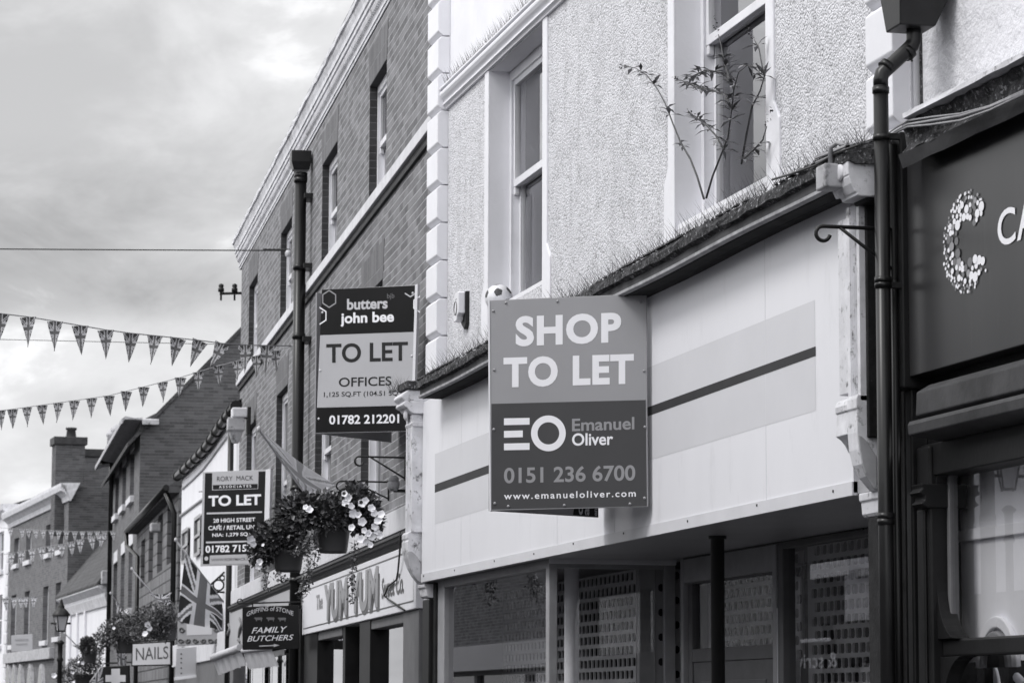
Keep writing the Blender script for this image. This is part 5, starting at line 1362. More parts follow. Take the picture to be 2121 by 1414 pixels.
sC, pC = flat_sign('black square chemist sign bearing a pale cross, below the flags', [(213, 1380), (266, 1377), (267, 1425), (212, 1426)], 60, 1.01, 's_black')
sC.poly('cross', 'ink_lite', [(231, 1384), (249, 1383.5), (249, 1397), (260.5, 1397), (260.5, 1411), (249, 1411), (249, 1424), (231, 1424), (231, 1411), (219, 1411), (219, 1397), (231, 1397)], -.005, pC)
sC.slab('rail', 'iron', [(206, 1372), (270, 1369), (270, 1372), (206, 1375)], .01, .03)
sF, pF = flat_sign('grey hanging sign with scrolls and a blank pale centre, behind the drooping flag', [(368, 1262), (459, 1258), (459, 1332), (367, 1337)], 46, 1.01, 's_mid')
sF.poly('pale_field', 'ink_lite', [(387, 1272), (439, 1270), (439, 1313), (387, 1315)], -.004, pF)
for cx_, sg in ((375, 1), (390, -1), (405, 1), (422, -1), (437, 1), (450, -1)):
    bb = MB(); bb.tube([(*[sF.f.xz(cx_+sg*(6-k*.35)*math.cos(k*.62), 1326+(5-k*.3)*math.sin(k*.62))][0][:1], -.006, sF.f.xz(cx_+sg*(6-k*.35)*math.cos(k*.62), 1326+(5-k*.3)*math.sin(k*.62))[1]) for k in range(12)], .012, 5); bb.build('scrollwork', M_['ink_edge'], pF)
for cx_, cy_, sg in ((377, 1283, 1), (377, 1303, 1), (449, 1282, -1), (449, 1302, -1)):
    bb = MB(); bb.tube([(sF.f.xz(cx_+sg*(6-k*.35)*math.cos(k*.62), cy_+(6-k*.3)*math.sin(k*.62))[0], -.006, sF.f.xz(cx_+sg*(6-k*.35)*math.cos(k*.62), cy_+(6-k*.3)*math.sin(k*.62))[1]) for k in range(12)], .012, 5); bb.build('scrollwork', M_['ink_edge'], pF)
# its lacy iron bracket
bb = MB(); 
def sp(s_, px, py, y=.02): x_, z_ = s_.f.xz(px, py); return (x_, y, z_)
bb.tube([sp(sF, 368, 1222), sp(sF, 470, 1226)], .015, 6); bb.build('rail', M_['iron'], t_ if False else sF.th)
bb = MB(); bb.tube([sp(sF, 425, 1219), sp(sF, 463, 1184)], .015, 6); bb.build('stay', M_['iron'], sF.th)
for cx_, cy_, r_ in ((451, 1211, 11), (459, 1196, 5), (436, 1218, 4)):
    bb = MB(); bb.tube([sp(sF, cx_+r_*math.cos(k*.5236), cy_+r_*math.sin(k*.5236)) for k in range(13)], .014, 5); bb.build('iron_ring', M_['iron'], sF.th)
sB_, pB_ = flat_sign('small blank pale agent board on the far brick building, left of the street lamp', [(23, 1315), (67, 1312), (67, 1346), (23, 1349)], 92, 1.0, 's_lite', 'agent_board', 'agent board')
for yy, xa, xb in ((1323, 31, 59), (1332, 33, 57)): sB_.poly('faint_line', 's_grey', [(xa, yy), (xb, yy-1), (xb, yy+2), (xa, yy+3)], -.01, pB_)
sP, pP = flat_sign('pale framed notice panel on the white building, below the scrolled sign', [(366, 1342), (407, 1338), (406, 1402), (362, 1408)], 50, 1.0, 's_lite', 'notice_panel', 'notice panel')
sP.slab('frame_edge', 'frame', [(361, 1402), (407, 1396), (407, 1402), (361, 1408)], -.03, .0)
for yy in (1352, 1361, 1370, 1381, 1392): sP.poly('bullet', 'ink_edge', [(374, yy), (377, yy), (377, yy+3), (374, yy+3)], -.006, pP)

# --- retracted awnings
def awning(label, px0, py0, px1, py1, th_px, drop_px, depth):
    p0, p1 = at_depth(px0, py0, depth*1.03), at_depth(px1, py1, depth)
    th = thing('awning', label, 'awning', (p1.x, p1.y, 0), 0, 'awnings over the butcher shop window')
    o = Vector((p1.x, p1.y, 0)); r = th_px/2*depth/FPX
    bb = MB(); bb.tube([p0-o, p1-o], r, 12); bb.build('roller', M_['cloth'], th)
    ax = (p1-p0).normalized(); n = 14; out = []
    dn = Vector((.02, 0, -drop_px*depth/FPX)); side = Vector((0, 0, 1)).cross(ax).normalized()
    for i in range(n+1):
        q = p0.lerp(p1, i/n)-o; wv_ = side*(.02*math.sin(i*1.9))
        out += [q+Vector((0, 0, -r*.5)), q+Vector((0, 0, -r*.5))+dn*.5+wv_*.6+side*.03, q+Vector((0, 0, -r*.5))+dn*(1+.03*math.sin(i*2.4))+wv_+side*.06]
    bb = MB(); bb.add(out, [(i*3+k, i*3+k+1, (i+1)*3+k+1, (i+1)*3+k) for i in range(n) for k in range(2)], 0, True); bb.build('valance', M_['cloth'], th, rn=False)
awning('rolled pale awning left of the butcher sign, its valance hanging', 441, 1361, 497, 1340, 15, 33, 39)
awning('rolled pale awning right below the butcher sign, its valance hanging', 503, 1347, 562, 1340, 10, 36, 36.5)

# --- flood lamp, siren, insulators
fl = fthing('wall_lamp', 'pale box lamp with a tapering shade at the far end of the brick building', 'lamp', B)
q = B.loc(at_depth(488, 885, 41.5))
b = MB(); b.lathe([(.0, .16), (.16, .15), (.17, -.02), (.13, -.05), (.06, -.2), (0, -.2)], (0, 0, 0), 4, 0, False, math.pi/4); o = b.build('shade', M_['stone_worn'], fl, .01); o.location = (q.x, q.y, q.z-.02)
boxes('housing', M_['stone'], fl, [(q.x-.13, q.x+.13, q.y-.16, q.y+.06, q.z+.13, q.z+.27)], .02)
boxes('back_plate', M_['iron'], fl, [(q.x-.14, q.x+.14, q.y-.2, q.y-.15, q.z-.1, q.z+.28)], .01)
si = fthing('siren', 'small domed siren on the brick wall beneath the hook bracket', 'siren', B)
q = B.loc(at_depth(815, 1002, wall_depth(B, 822, 1005, .1)))
b = MB(); b.lathe([(0, .075), (.03, .07), (.045, .05), (.047, .025), (.04, .02), (.055, .015), (.05, -.03), (.035, -.06), (0, -.06)], (0, 0, 0), 16); o = b.build('dome', M_['stone_worn'], si); o.location = q
boxes('arm', M_['iron'], si, [(q.x-.02, q.x+.02, 0, q.y, q.z-.07, q.z-.045)], .004)
ins = fthing('insulator_bracket', 'old iron bracket with two insulators sticking out from the far brick corner', 'bracket', B)
u_i = BE-.05; a0 = B.wv(455, 608, u_i); a1 = B.wv(500, 607, u_i)
polytube(ins, 'arm', 'iron', [(u_i, a1[0], a1[1]), (u_i, a0[0], a0[1])], .02, 8)
for px in (458, 486):
    c_ = B.wv(px, 600, u_i); b = MB(); b.lathe([(.015, -.13), (.015, 0), (.045, .0), (.045, .05), (.03, .06), (.04, .08), (.035, .11), (0, .125)], (u_i, c_[0], c_[1]-.03), 12); b.build('insulator', M_['iron'], ins)

# --- overhead wires
def wire(label, p0, p1, sag, r, name='overhead_wire', mat='wire_d'):
    th = thing(name, label, 'wire', (p1.x, p1.y, 0))
    o = Vector((p1.x, p1.y, 0)); bb = MB(); n = 24
    bb.tube([p0.lerp(p1, i/n)-o-Vector((0, 0, sag*4*(i/n)*(1-i/n))) for i in range(n+1)], r, 6); bb.build('strand', M_[mat], th); return th, o
dW = wall_depth(B, 600, 518, .15)
tw, ow = wire('thin black wire crossing the sky to the hopper downpipe', at_depth(-1480, 500, dW*.93), at_depth(602, 519, dW), .015, .007)
q = at_depth(597, 524, dW)-ow; b = MB(); b.lathe([(.0, -.05), (.035, -.04), (.04, 0), (.03, .03), (0, .04)], tuple(q), 10); b.build('insulator', M_['stone'], tw)
q0, q1 = at_depth(545, 517.5, dW)-ow, at_depth(600, 518.5, dW)-ow; b = MB(); b.tube([q0.lerp(q1, i/12)+Vector((0, 0, .008*(i % 2))) for i in range(13)], .014, 6); b.build('turnbuckle', M_['wire_d'], tw)
wire('faint wire just behind the upper pennant string', at_depth(-1400, 668, dW*1.2), at_depth(604, 716, dW*1.02), .01, .004)
lc_, _o = wire('loose black cord dangling across the sweet shop board', B.P(B.U(829, 1102, .14), .14, B.V(829, 1102, .14)), B.P(B.U(838, 1263, .1), .1, B.V(838, 1263, .1)), 0, .003, 'cable')
for ch in list(lc_.children): bpy.data.objects.remove(ch)
cp_ = [(829, 1100, .14), (829, 1130, .13), (826, 1165, .12), (824, 1185, .11), (821, 1200, .11), (812, 1207, .11), (804, 1213, .11), (796, 1233, .11), (806, 1241, .11), (838, 1263, .1)]
b = MB(); b.tube([B.P(B.U(x, y, w), w, B.V(x, y, w))-_o for x, y, w in cp_], .008, 6); b.build('cord', M_['wire_d'], lc_)

# --- flags and bunting: crosses laid out on a fine cloth grid
def uj(s, t):
    """0 dark, 1 pale, 2 mid for a point of the flag, s and t in 0..1"""
    x, y = (s-.5)*60, (t-.5)*30
    if abs(x) < 3 or abs(y) < 3: return 2
    if abs(x) < 5 or abs(y) < 5: return 1
    d_ = min(abs(x/2-y), abs(x/2+y))/1.118
    if d_ < 1: return 2
    return 1 if d_ < 3 else 0
UJ = [M_['uj_b'], M_['uj_w'], M_['uj_r']]
pm = bpy.data.meshes.new('pennant')
def pen_mark(x, c):
    """x -1..1 of the half hoist, c 0..1 down: cross high on the pennant, saltire rays, long lower arm"""
    y = c-.36
    if abs(x) < .14 or abs(y) < .055: return 2
    if abs(x) < .27 or abs(y) < .095: return 1
    d_ = min(abs(x*.36-y), abs(x*.36+y))
    if c < .62 and d_ < .025: return 2
    if c < .62 and d_ < .065: return 1
    if c >= .62 and abs(x) < .27: return 1
    return 0
def pennant_mesh(h, w, var):
    bb = MB(); nx, nz = 16, 28; r = random.Random(var)
    bend = r.uniform(-.2, .2); tw_ = r.uniform(-.25, .25)
    def pt(a, c):
        hw = w/2*(1-c); return (hw*(2*a-1)+bend*c*c*h*.25, .02*math.sin(3*c+a*3)*c+tw_*c*(2*a-1)*hw, -c*h)
    for i in range(nx):
        for j in range(nz):
            c = (j+.5)/nz; x = (2*(i+.5)/nx-1)*(1-c)
            bb.face([pt(i/nx, (j+1)/nz), pt((i+1)/nx, (j+1)/nz), pt((i+1)/nx, j/nz), pt(i/nx, j/nz)], pen_mark(x, c))
    return bb
protos = []
for v in range(5):
    o = pennant_mesh(.3, .17, v).build('pennant', [M_['bu_b'], M_['bu_w'], M_['bu_r']], None, rn=False); protos.append(o)
protos2 = [pennant_mesh(.3, .17, v).build('pennant', [M_['bp_b'], M_['uj_w'], M_['uj_r']], None, rn=False) for v in range(5)]
def bunting(label, pts_px, depths, spots, scale=1.0, rlean=None, pr_=None):
    """string through pixel stations; spots = pixel x of each pennant"""
    p3 = [at_depth(px, py, d_) for (px, py), d_ in zip(pts_px, depths)]
    o = Vector((p3[-1].x, p3[-1].y, 0)); th = thing('bunting', label, 'bunting', o, 0, 'strings of flag pennants')
    bb = MB(); bb.tube([p-o for p in p3], .006*scale, 5); bb.build('string', M_['wire'], th)
    for i, sx_ in enumerate(spots):
        for k in range(len(pts_px)-1):
            a, c = pts_px[k][0], pts_px[k+1][0]
            if a <= sx_ <= c:
                f_ = (sx_-a)/(c-a); q = p3[k].lerp(p3[k+1], f_); dirv = (p3[k+1]-p3[k]); break
        else: continue
        n = (pr_ or protos)[(i*3+1) % 5].copy(); COL.objects.link(n); n.parent = th; n.location = q-o-Vector((0, 0, .004))
        ln_ = (rlean[i] if rlean and i < len(rlean) else rnd.uniform(-7, 4))
        n.rotation_euler = (0, RAD(ln_), math.atan2(CR.y, CR.x)+rnd.uniform(-.3, .3)); n.scale = (scale, 1, scale)
d0 = wall_depth(B, 602, 720, .15)
bunting('upper string of dark flag pennants against the sky', [(-1480, 520), (-900, 540), (-400, 590), (0, 649), (58, 656), (114, 665), (166, 674), (219, 683), (272, 690), (321, 695), (369, 700), (415, 705), (460, 711), (508, 714), (556, 716), (602, 716)],
        [d0*.9, d0*.9, d0*.9]+[d0*(.9+.1*i/12) for i in range(13)], [2, 58, 114, 166, 219, 272, 321, 369, 415, 461, 508, 554]+list(range(-55, -1400, -55)), 1.08, [2, -3, 2, -2, -3, 2, 6, 14, 22, 26, -2, 3])
bunting('lower string of paler flag pennants rising to the drainpipe', [(-1300, 860), (-800, 890), (-400, 885), (0, 850), (26, 847), (90, 838), (155, 829), (225, 819), (297, 801), (375, 781), (450, 758), (490, 748), (540, 734), (602, 718)],
        [d0*1.14, d0*1.12, d0*1.11]+[d0*(1.1-.1*i/10) for i in range(11)], [1, 26, 56, 87, 121, 154, 190, 226, 262, 298, 337, 374, 411, 452, 492, 531, 570]+list(range(-35, -1250, -36)), .84)
bunting('far string of pale pennants stretched level between the distant houses', [(-500, 1060), (10, 1093), (80, 1097), (160, 1100), (245, 1099)], [90, 84, 82, 80, 78], [22, 46, 60, 74, 90, 107, 122, 138, 155, 171, 187, 202, 217, 234], .95, None, protos2)
bunting('far string of pennants sloping up towards the gabled house', [(-500, 1200), (18, 1146), (70, 1136), (130, 1126), (215, 1104)], [88, 80, 79, 78, 76], [24, 44, 66, 86, 106, 128, 148, 167, 190, 211], 1.3, None, protos2)
bunting('lowest far string of pennants across the distant brick windows', [(-500, 1220), (8, 1239), (50, 1236), (95, 1234)], [90, 86, 86, 86], [12, 30, 43, 52, 70], 1.2, None, protos2)
for o in protos+protos2: bpy.data.objects.remove(o)

def pole_flag(label, tip, foot, d_tip, d_foot, cloth, mats=UJ, r=.012):
    """pole from the wall (foot) to its tip; cloth = four-cornered sheet: along the pole (tip end, foot end) and its free lower corners, as (px,py,depth)"""
    a, c = at_depth(*tip, d_tip), at_depth(*foot, d_foot); o = Vector((c.x, c.y, 0))
    th = thing('flag', label, 'flag', o, 0, 'flags on wall poles')
    bb = MB(); bb.tube([c-o, a-o], r, 8); bb.build('pole', M_['ink_lite'], th)
    bb = MB(); bb.lathe([(0, .04), (.022, .02), (.022, -.01), (0, -.03)], tuple(a-o), 8); bb.build('finial', M_['ink_lite'], th)
    K = [at_depth(px, py, d_)-o for px, py, d_ in cloth]     # hoist-top, hoist-bottom, fly-bottom, fly-top
    nx, ny = 56, 40; bb = MB(); side = Vector((.35, -.9, 0)).normalized()
    def pt(s_, t_):
        top = K[0].lerp(K[1], t_); bot = K[3].lerp(K[2], t_); p = top.lerp(bot, s_)
        f_ = math.sin(t_*9+s_*1.5)*.055*s_+math.sin(t_*17+1)*.02*s_
        return p+side*f_+Vector((0, 0, -.03*math.sin(s_*3.1)))
    for i in range(nx):
        for j in range(ny):
            bb.face([pt(i/nx, j/ny), pt((i+1)/nx, j/ny), pt((i+1)/nx, (j+1)/ny), pt(i/nx, (j+1)/ny)], uj((i+.5)/nx, (j+.5)/ny), True)
    bb.build('cloth', mats, th, rn=False); return th
d_a = wall_depth(B, 700, 1015, .1)
pole_flag('furled pale flag on a pole above the hanging flower baskets', (536, 889), (628, 1016), d_a*.97, d_a*1.06, [(545, 894, d_a*.965), (622, 1004, d_a*1.03), (644, 1024, d_a*.99), (688, 1004, d_a*.965)], [M_['fl_b'], M_['uj_w'], M_['fl_a']])
d_b = 42
pole_flag('large union flag drooping from a pole left of the black agent board', (364, 1118), (463, 1246), d_b*.985, d_b, [(384, 1146, d_b*.985), (460, 1242, d_b), (464, 1306, d_b*.985), (362, 1284, d_b*.975)])
pole_flag('small flag on a striped pole before the tile hung wall', (273, 1178), (330, 1246), 53.5, 54, [(309, 1228, 53.6), (328, 1244, 54), (352, 1252, 53.8), (352, 1226, 53.6)])
pole_flag('small dark flag hanging beside the tall gabled house', (229, 1228), (260, 1270), 65, 66, [(240, 1243, 65), (257, 1268, 65.8), (240, 1288, 65.4), (239, 1280, 65.1)])
pole_flag('flag hanging over the chemist cross sign', (232, 1326), (262, 1366), 58, 59, [(240, 1330, 58), (262, 1352, 58.6), (263, 1378, 58.4), (242, 1376, 58)])
pole_flag('low flag furled left of the chemist cross sign', (134, 1311), (168, 1345), 74, 75, [(148, 1334, 74), (166, 1346, 74.8), (214, 1356, 74.3), (212, 1340, 74)])
pole_flag('flag drooping at the bottom edge beside the chemist cross', (214, 1374), (186, 1412), 60.5, 60, [(213, 1376, 60.3), (190, 1410, 60), (186, 1430, 60), (212, 1430, 60.3)])

# --- plants
def leaf_quad(mb, p, d, L_, W_, up, m=0):
    s_ = d.cross(up)
    if s_.length < 1e-4: s_ = Vector((1, 0, 0))
    s_.normalize(); n_ = s_.cross(d).normalized()
    a = p; q = p+d*L_*.5+n_*L_*.06; t_ = p+d*L_-n_*L_*.08
    mb.add([a, q+s_*W_*.5, t_, q-s_*W_*.5, q], [(0, 1, 4), (1, 2, 4), (2, 3, 4), (3, 0, 4)], m, True)
def buddleia(label, stems, fr, name='buddleia'):
    th = fthing(name, label, 'plant', fr); r = random.Random(hash(label) % 1000 if False else len(label))
    lv = MB(); fl_ = MB()
    for pts, w_, dens in stems:
        P3 = [Vector((fr.U(px, py, w_+i*.004), w_+i*.004, fr.V(px, py, w_+i*.004))) for i, (px, py) in enumerate(pts)]
        rs = [.005*(1-i/(len(P3)))+.0018 for i in range(len(P3))]
        bb = MB(); bb.tube(P3, rs, 6); bb.build('stem', M_['stem'], th)
        n = len(P3)
        for i in range(n-1):
            segv = P3[i+1]-P3[i]; ax = segv.normalized(); cnt = max(1, int(segv.length/.055))
            for k in range(cnt):
                if (i < 2 and n > 6) or r.random() > .16*dens: continue
                p = P3[i].lerp(P3[i+1], (k+r.random()*.4)/cnt); whorl = r.randint(4, 8)
                for q in range(whorl):
                    az = q*2*math.pi/whorl+r.uniform(-.4, .4); d = Vector((math.cos(az)*.7, math.sin(az), r.uniform(-.5, .35)))+ax*r.uniform(.1, .6); d.normalize()
                    leaf_quad(lv, p, d, r.uniform(.045, .1), r.uniform(.016, .03), Vector((0, 0, 1)), r.choice((0, 1, 1)))
        tip = P3[-1]; ax = (P3[-1]-P3[-2]).normalized()
        for k in range(14):
            p = tip+ax*(.01*k)+Vector((r.uniform(-.012, .012), r.uniform(-.012, .012), r.uniform(-.012, .012)))*(1-k/16)
            leaf_quad(fl_, p, Vector((r.uniform(-1, 1), r.uniform(-1, 1), r.uniform(-1, 1))).normalized(), .018, .012, Vector((0, 0, 1)))
    lv.build('foliage', [M_['leaf'], M_['leaf2']], th, rn=False); fl_.build('flower_spike', M_['petal_d'], th, rn=False)
    return th
buddleia('wiry buddleia stem arching left across the pebbledash above the cornice', [
    ([(1458, 412), (1444, 366), (1430, 330), (1410, 296), (1396, 262), (1378, 215), (1362, 185), (1340, 156), (1316, 141), (1295, 138)], .12, 2)], M)
buddleia('leafy buddleia growing on the cornice in front of the near sash window', [
    ([(1463, 410), (1476, 365), (1492, 325), (1508, 285), (1515, 235), (1520, 185), (1530, 150), (1548, 135), (1566, 140)], .14, 4),
    ([(1515, 222), (1500, 195), (1470, 186), (1440, 180), (1410, 166)], .17, 5),
    ([(1500, 310), (1482, 280), (1465, 262), (1438, 240)], .17, 4),
    ([(1520, 185), (1508, 155), (1498, 120), (1494, 95), (1488, 72)], .15, 5),
    ([(1515, 165), (1490, 150), (1462, 145), (1430, 160)], .16, 5),
    ([(1536, 340), (1546, 280), (1558, 220), (1574, 190), (1583, 160), (1572, 100), (1562, 82)], .05, 3),
    ([(1540, 330), (1562, 310), (1580, 290), (1588, 262)], .06, 5)], M)

def basket(label, fr, px, py_top, py_bot, half_px, depth, fol, nleaf, flowers, seed, trail=(), pot=True, fmat='petal', bracket=None, group='flower baskets hung along the shop fronts'):
    """pot and a mound of leaves; fol = ellipses (px,py,rx,ry) the foliage fills"""
    r = random.Random(seed); c = at_depth(px, py_bot, depth); o = Vector((c.x, c.y, 0)); k = depth/FPX
    th = thing('hanging_basket', label, 'hanging basket', o, 0, group)
    if pot:
        hw = half_px*k; hp = (py_bot-py_top)*k; bb = MB()
        bb.lathe([(0, 0), (hw*.78, 0), (hw*.84, .02), (hw*.98, hp*.85), (hw*1.04, hp*.86), (hw*1.04, hp), (hw*.9, hp), (0, hp*.9)], (0, 0, c.z), 24); bb.build('pot', M_['pot'], th)
    lv = MB(); tot = sum(a*b_ for _, _, a, b_ in fol)
    for ex, ey, rx, ry in fol:
        n = int(nleaf*rx*ry/tot)
        for i in range(n):
            while True:
                v = Vector((r.uniform(-1, 1), r.uniform(-1, 1), r.uniform(-1, 1)))
                if .25 < v.length < 1: break
            lump = 1+.22*math.sin(v.x*7+seed)*math.cos(v.z*6+v.y*5)
            p = at_depth(ex+v.x*rx*lump, ey-v.z*ry*lump, depth+v.y*rx*k*1.0)-o
            d = (v+Vector((r.uniform(-.7, .7), r.uniform(-.7, .7), r.uniform(-.5, .9)))).normalized()
            s_ = r.uniform(.6, 1.5)
            leaf_quad(lv, p, d, .042*s_, .028*s_, Vector((r.uniform(-.6, .6), r.uniform(-.6, .6), 1)), r.choice((0, 0, 1)))
    for pts in trail:
        for i in range(len(pts)-1):
            (x0, y0), (x1, y1) = pts[i], pts[i+1]
            for q in range(int(abs(y1-y0)*1.6)+4):
                f_ = r.random(); p = at_depth(x0+(x1-x0)*f_+r.gauss(0, 4.5), y0+(y1-y0)*f_+r.gauss(0, 2), depth-.1+r.uniform(-.08, .08))-o
                leaf_quad(lv, p, Vector((r.uniform(-1, 1), r.uniform(-1, 1), r.uniform(-1, .2))).normalized(), r.uniform(.02, .04), r.uniform(.016, .028), Vector((0, 0, 1)), r.choice((0, 1, 1)))
        bb = MB(); bb.tube([at_depth(x, y, depth-.1)-o for x, y in pts], .003, 4); bb.build('trailing_stem', M_['stem'], th)
    f = lv.build('foliage', [M_['leaf'], M_['leaf2']], th, rn=False)
    # petunia-like trumpet flowers, one mesh shared by copies
    fm = MB(); n = 20; ring = [(math.cos(2*math.pi*i/n)*(.92+.08*math.cos(math.pi*i/2)), math.sin(2*math.pi*i/n)*(.92+.08*math.cos(math.pi*i/2)), .2+.16*math.sin(i*2.1)) for i in range(n)]
    mid = [(math.cos(2*math.pi*i/n)*.45, math.sin(2*math.pi*i/n)*.45, .02) for i in range(n)]
    fm.add(ring+mid+[(0, 0, -.35)], [(i, (i+1) % n, n+(i+1) % n, n+i) for i in range(n)]+[(n+i, n+(i+1) % n, 2*n) for i in range(n)], 0, True)
    src = None
    for fx, fy, fs, fd, mt in flowers:
        key = mt
        o_ = fm.build('flower', M_[mt], th, rn=False) if src is None or src.get(mt) is None else src[mt].copy()
        if src is None: src = {}
        if src.get(mt) is None: src[mt] = o_
        else: COL.objects.link(o_); o_.parent = th
        p = at_depth(fx, fy, depth-fd)-o; o_.location = p; s_ = fs*k*r.uniform(.75, .95)
        o_.scale = (s_, s_, s_)
        dv = (-CF+Vector((r.uniform(-.5, .5), r.uniform(-.3, .3), r.uniform(-.1, .6)))).normalized(); o_.rotation_euler = dv.to_track_quat('Z', 'Y').to_euler()
    return th
rf_ = random.Random(21)
fl1 = [(x, y, rf_.uniform(8, 12), .26, 'petal') for x, y in ((714, 1022), (722, 1030), (716, 1041), (727, 1048), (742, 1066), (731, 1063), (750, 1042), (757, 1036), (769, 1052), (775, 1062), (755, 1098), (763, 1104), (748, 1116), (757, 1121), (770, 1110), (780, 1100), (787, 1108), (768, 1128), (784, 1078), (776, 1090), (750, 1080), (640, 1055), (633, 1050), (729, 1092), (790, 1065))]
fl1 += [(rf_.uniform(585, 760), rf_.uniform(1015, 1070), 5, .3, 'petal_d') for _ in range(14)]
da_ = wall_depth(B, 770, 1080, .45)
basket('full flower basket with white petunias and long trailing stems, under the furled flag', B, 690, 1092, 1145, 35, da_*.985,
       [(690, 1062, 62, 40), (740, 1055, 45, 45), (630, 1060, 52, 36), (770, 1080, 22, 34), (600, 1062, 26, 20), (735, 1018, 22, 16)], 6500, fl1, 4,
       [[(640, 1110), (636, 1150), (640, 1185), (632, 1230)], [(650, 1100), (655, 1140), (648, 1175)], [(735, 1120), (732, 1160), (728, 1200), (731, 1245)], [(640, 1180), (626, 1215), (622, 1240)], [(622, 1110), (618, 1150)]])
fl2 = [(519, 1118, 11, .22, 'petal'), (524, 1126, 9, .22, 'petal'), (538, 1163, 10, .22, 'petal'), (535, 1172, 9, .22, 'petal'), (545, 1128, 5, .22, 'petal')]+[(rf_.uniform(530, 610), rf_.uniform(1078, 1110), 5, .28, 'petal_d') for _ in range(12)]
basket('shaded flower basket of dark leaves, left of and lower than the white petunias', B, 597, 1140, 1184, 32, da_*1.06,
       [(560, 1118, 42, 36), (540, 1140, 24, 34), (595, 1105, 34, 26), (610, 1130, 26, 24)], 3400, fl2, 9,
       [[(552, 1175), (549, 1200), (556, 1225)], [(575, 1180), (585, 1205), (590, 1190)]])
for lab, px, py0, py1, hp, dd, fol, fls, sd in (
    ('far flower basket with two white blooms, right above the NAILS sign', 345, 1288, 1325, 24, 53, [(318, 1286, 46, 34), (345, 1272, 28, 26), (298, 1302, 30, 24), (335, 1298, 30, 26)], [(305, 1293, 9, .3, 'petal'), (301, 1312, 8, .3, 'petal'), (310, 1300, 7, .3, 'petal')], 31),
    ('far flower basket of dark leaves, left above the NAILS sign', 262, 1322, 1352, 20, 58, [(258, 1300, 34, 32), (228, 1314, 26, 28), (280, 1312, 24, 30), (205, 1330, 20, 20)], [(236, 1300, 4, .3, 'petal')], 32),
    ('farthest flower basket at the bottom edge, beside the street lamp', 175, 1395, 1420, 22, 68, [(165, 1385, 32, 24), (190, 1370, 24, 22), (135, 1400, 22, 14)], [(112, 1398, 8, .3, 'petal'), (150, 1392, 6, .3, 'petal'), (172, 1372, 5, .3, 'petal')], 33),
    ('small leafy basket between the chemist cross and the low cottage', 186, 1350, 1372, 14, 66, [(182, 1338, 16, 18)], [(163, 1370, 4, .3, 'petal')], 34)):
    basket(lab, F2, px, py0, py1, hp, dd, fol, 4200, fls, sd)
hook('iron bracket carrying the white petunia basket', B, B.U(797, 1000, .05), 697, 996, 797, 1032, .02)

# --- street lamp
dl = 60.0; q = at_depth(125, 1330, dl)
lampo = thing('street_lamp', 'black Victorian street lamp with a tapered glass lantern, far down the street', 'street lamp', (q.x, q.y, -.12))
k = dl/FPX; zb_ = q.z+.12
def zz_(py): return at_depth(125, py, dl).z+.12
b = MB(); b.lathe([(.16, 0), (.16, .25), (.1, .32), (.09, .7), (.06, .8), (.045, 1.2), (.045, zz_(1370)), (.07, zz_(1366)), (.045, zz_(1360)), (.05, zz_(1335)), (.09, zz_(1330)), (.03, zz_(1325))], (0, 0, 0), 14); b.build('post', M_['iron'], lampo)
b = MB(); b.tube([(-.2, 0, zz_(1290)), (.2, 0, zz_(1290))], .02, 8); b.build('ladder_bar', M_['iron'], lampo)
z0, z1 = zz_(1306), zz_(1274)
b = MB(); b.lathe([(.085, z0), (.16, z1)], (0, 0, 0), 4, 0, False, math.pi/4+.25); b.build('lantern_glass', M_['lampglass'], lampo)
fr_ = MB()
for kx in range(4):
    t_ = math.pi/4+.25+kx*math.pi/2
    fr_.tube([(.087*math.cos(t_), .087*math.sin(t_), z0-.02), (.165*math.cos(t_), .165*math.sin(t_), z1)], .012, 6)
for rr, zz1 in ((.09, z0), (.168, z1)):
    fr_.tube([(rr*math.cos(math.pi/4+.25+kx*math.pi/2), rr*math.sin(math.pi/4+.25+kx*math.pi/2), zz1) for kx in range(5)], .014, 6)
fr_.build('lantern_frame', M_['iron'], lampo)
b = MB(); b.lathe([(.19, z1), (.185, z1+.03), (.1, z1+.13), (.07, z1+.15), (.075, z1+.18), (.05, z1+.22), (.03, z1+.28), (.03, z1+.3), (.0, z1+.35)], (0, 0, 0), 12); b.build('lantern_cap', M_['iron'], lampo)

# its twin across the street shows in the dark shop's window
pl = mirror(R, 2088, 985, .03, -4.2)
lamp2 = copy_tree(lampo); lamp2.location = (pl.x, pl.y, -.12+pl.z-(zz_(1290)-.12))
lamp2['label'] = 'black street lamp across the road, seen only as a reflection in the dark shop window'
# ------------------------------------------------------------------ ground
def sheet(name, mat, x0, x1, y0, y1, z, kind='structure'):
    b = MB(); b.face([(x0, y0, z), (x1, y0, z), (x1, y1, z), (x0, y1, z)]); o = b.build(name, M_[mat]); o['kind'] = kind; return o
sheet('ground', 'asphalt', -600, 600, -600, 900, -0.13)
sheet('road', 'asphalt', -3.6, 2.9, -60, 75, -0.12)
def slab(name, x0, x1, y0, y1):
    b = MB(); b.box(x0, x1, y0, y1, -.12, 0.0); o = b.build(name, M_['paving']); o['kind'] = 'structure'
slab('pavement', 2.9, 4.12, -40, 70); slab('pavement', -6.0, -3.6, -40, 70)

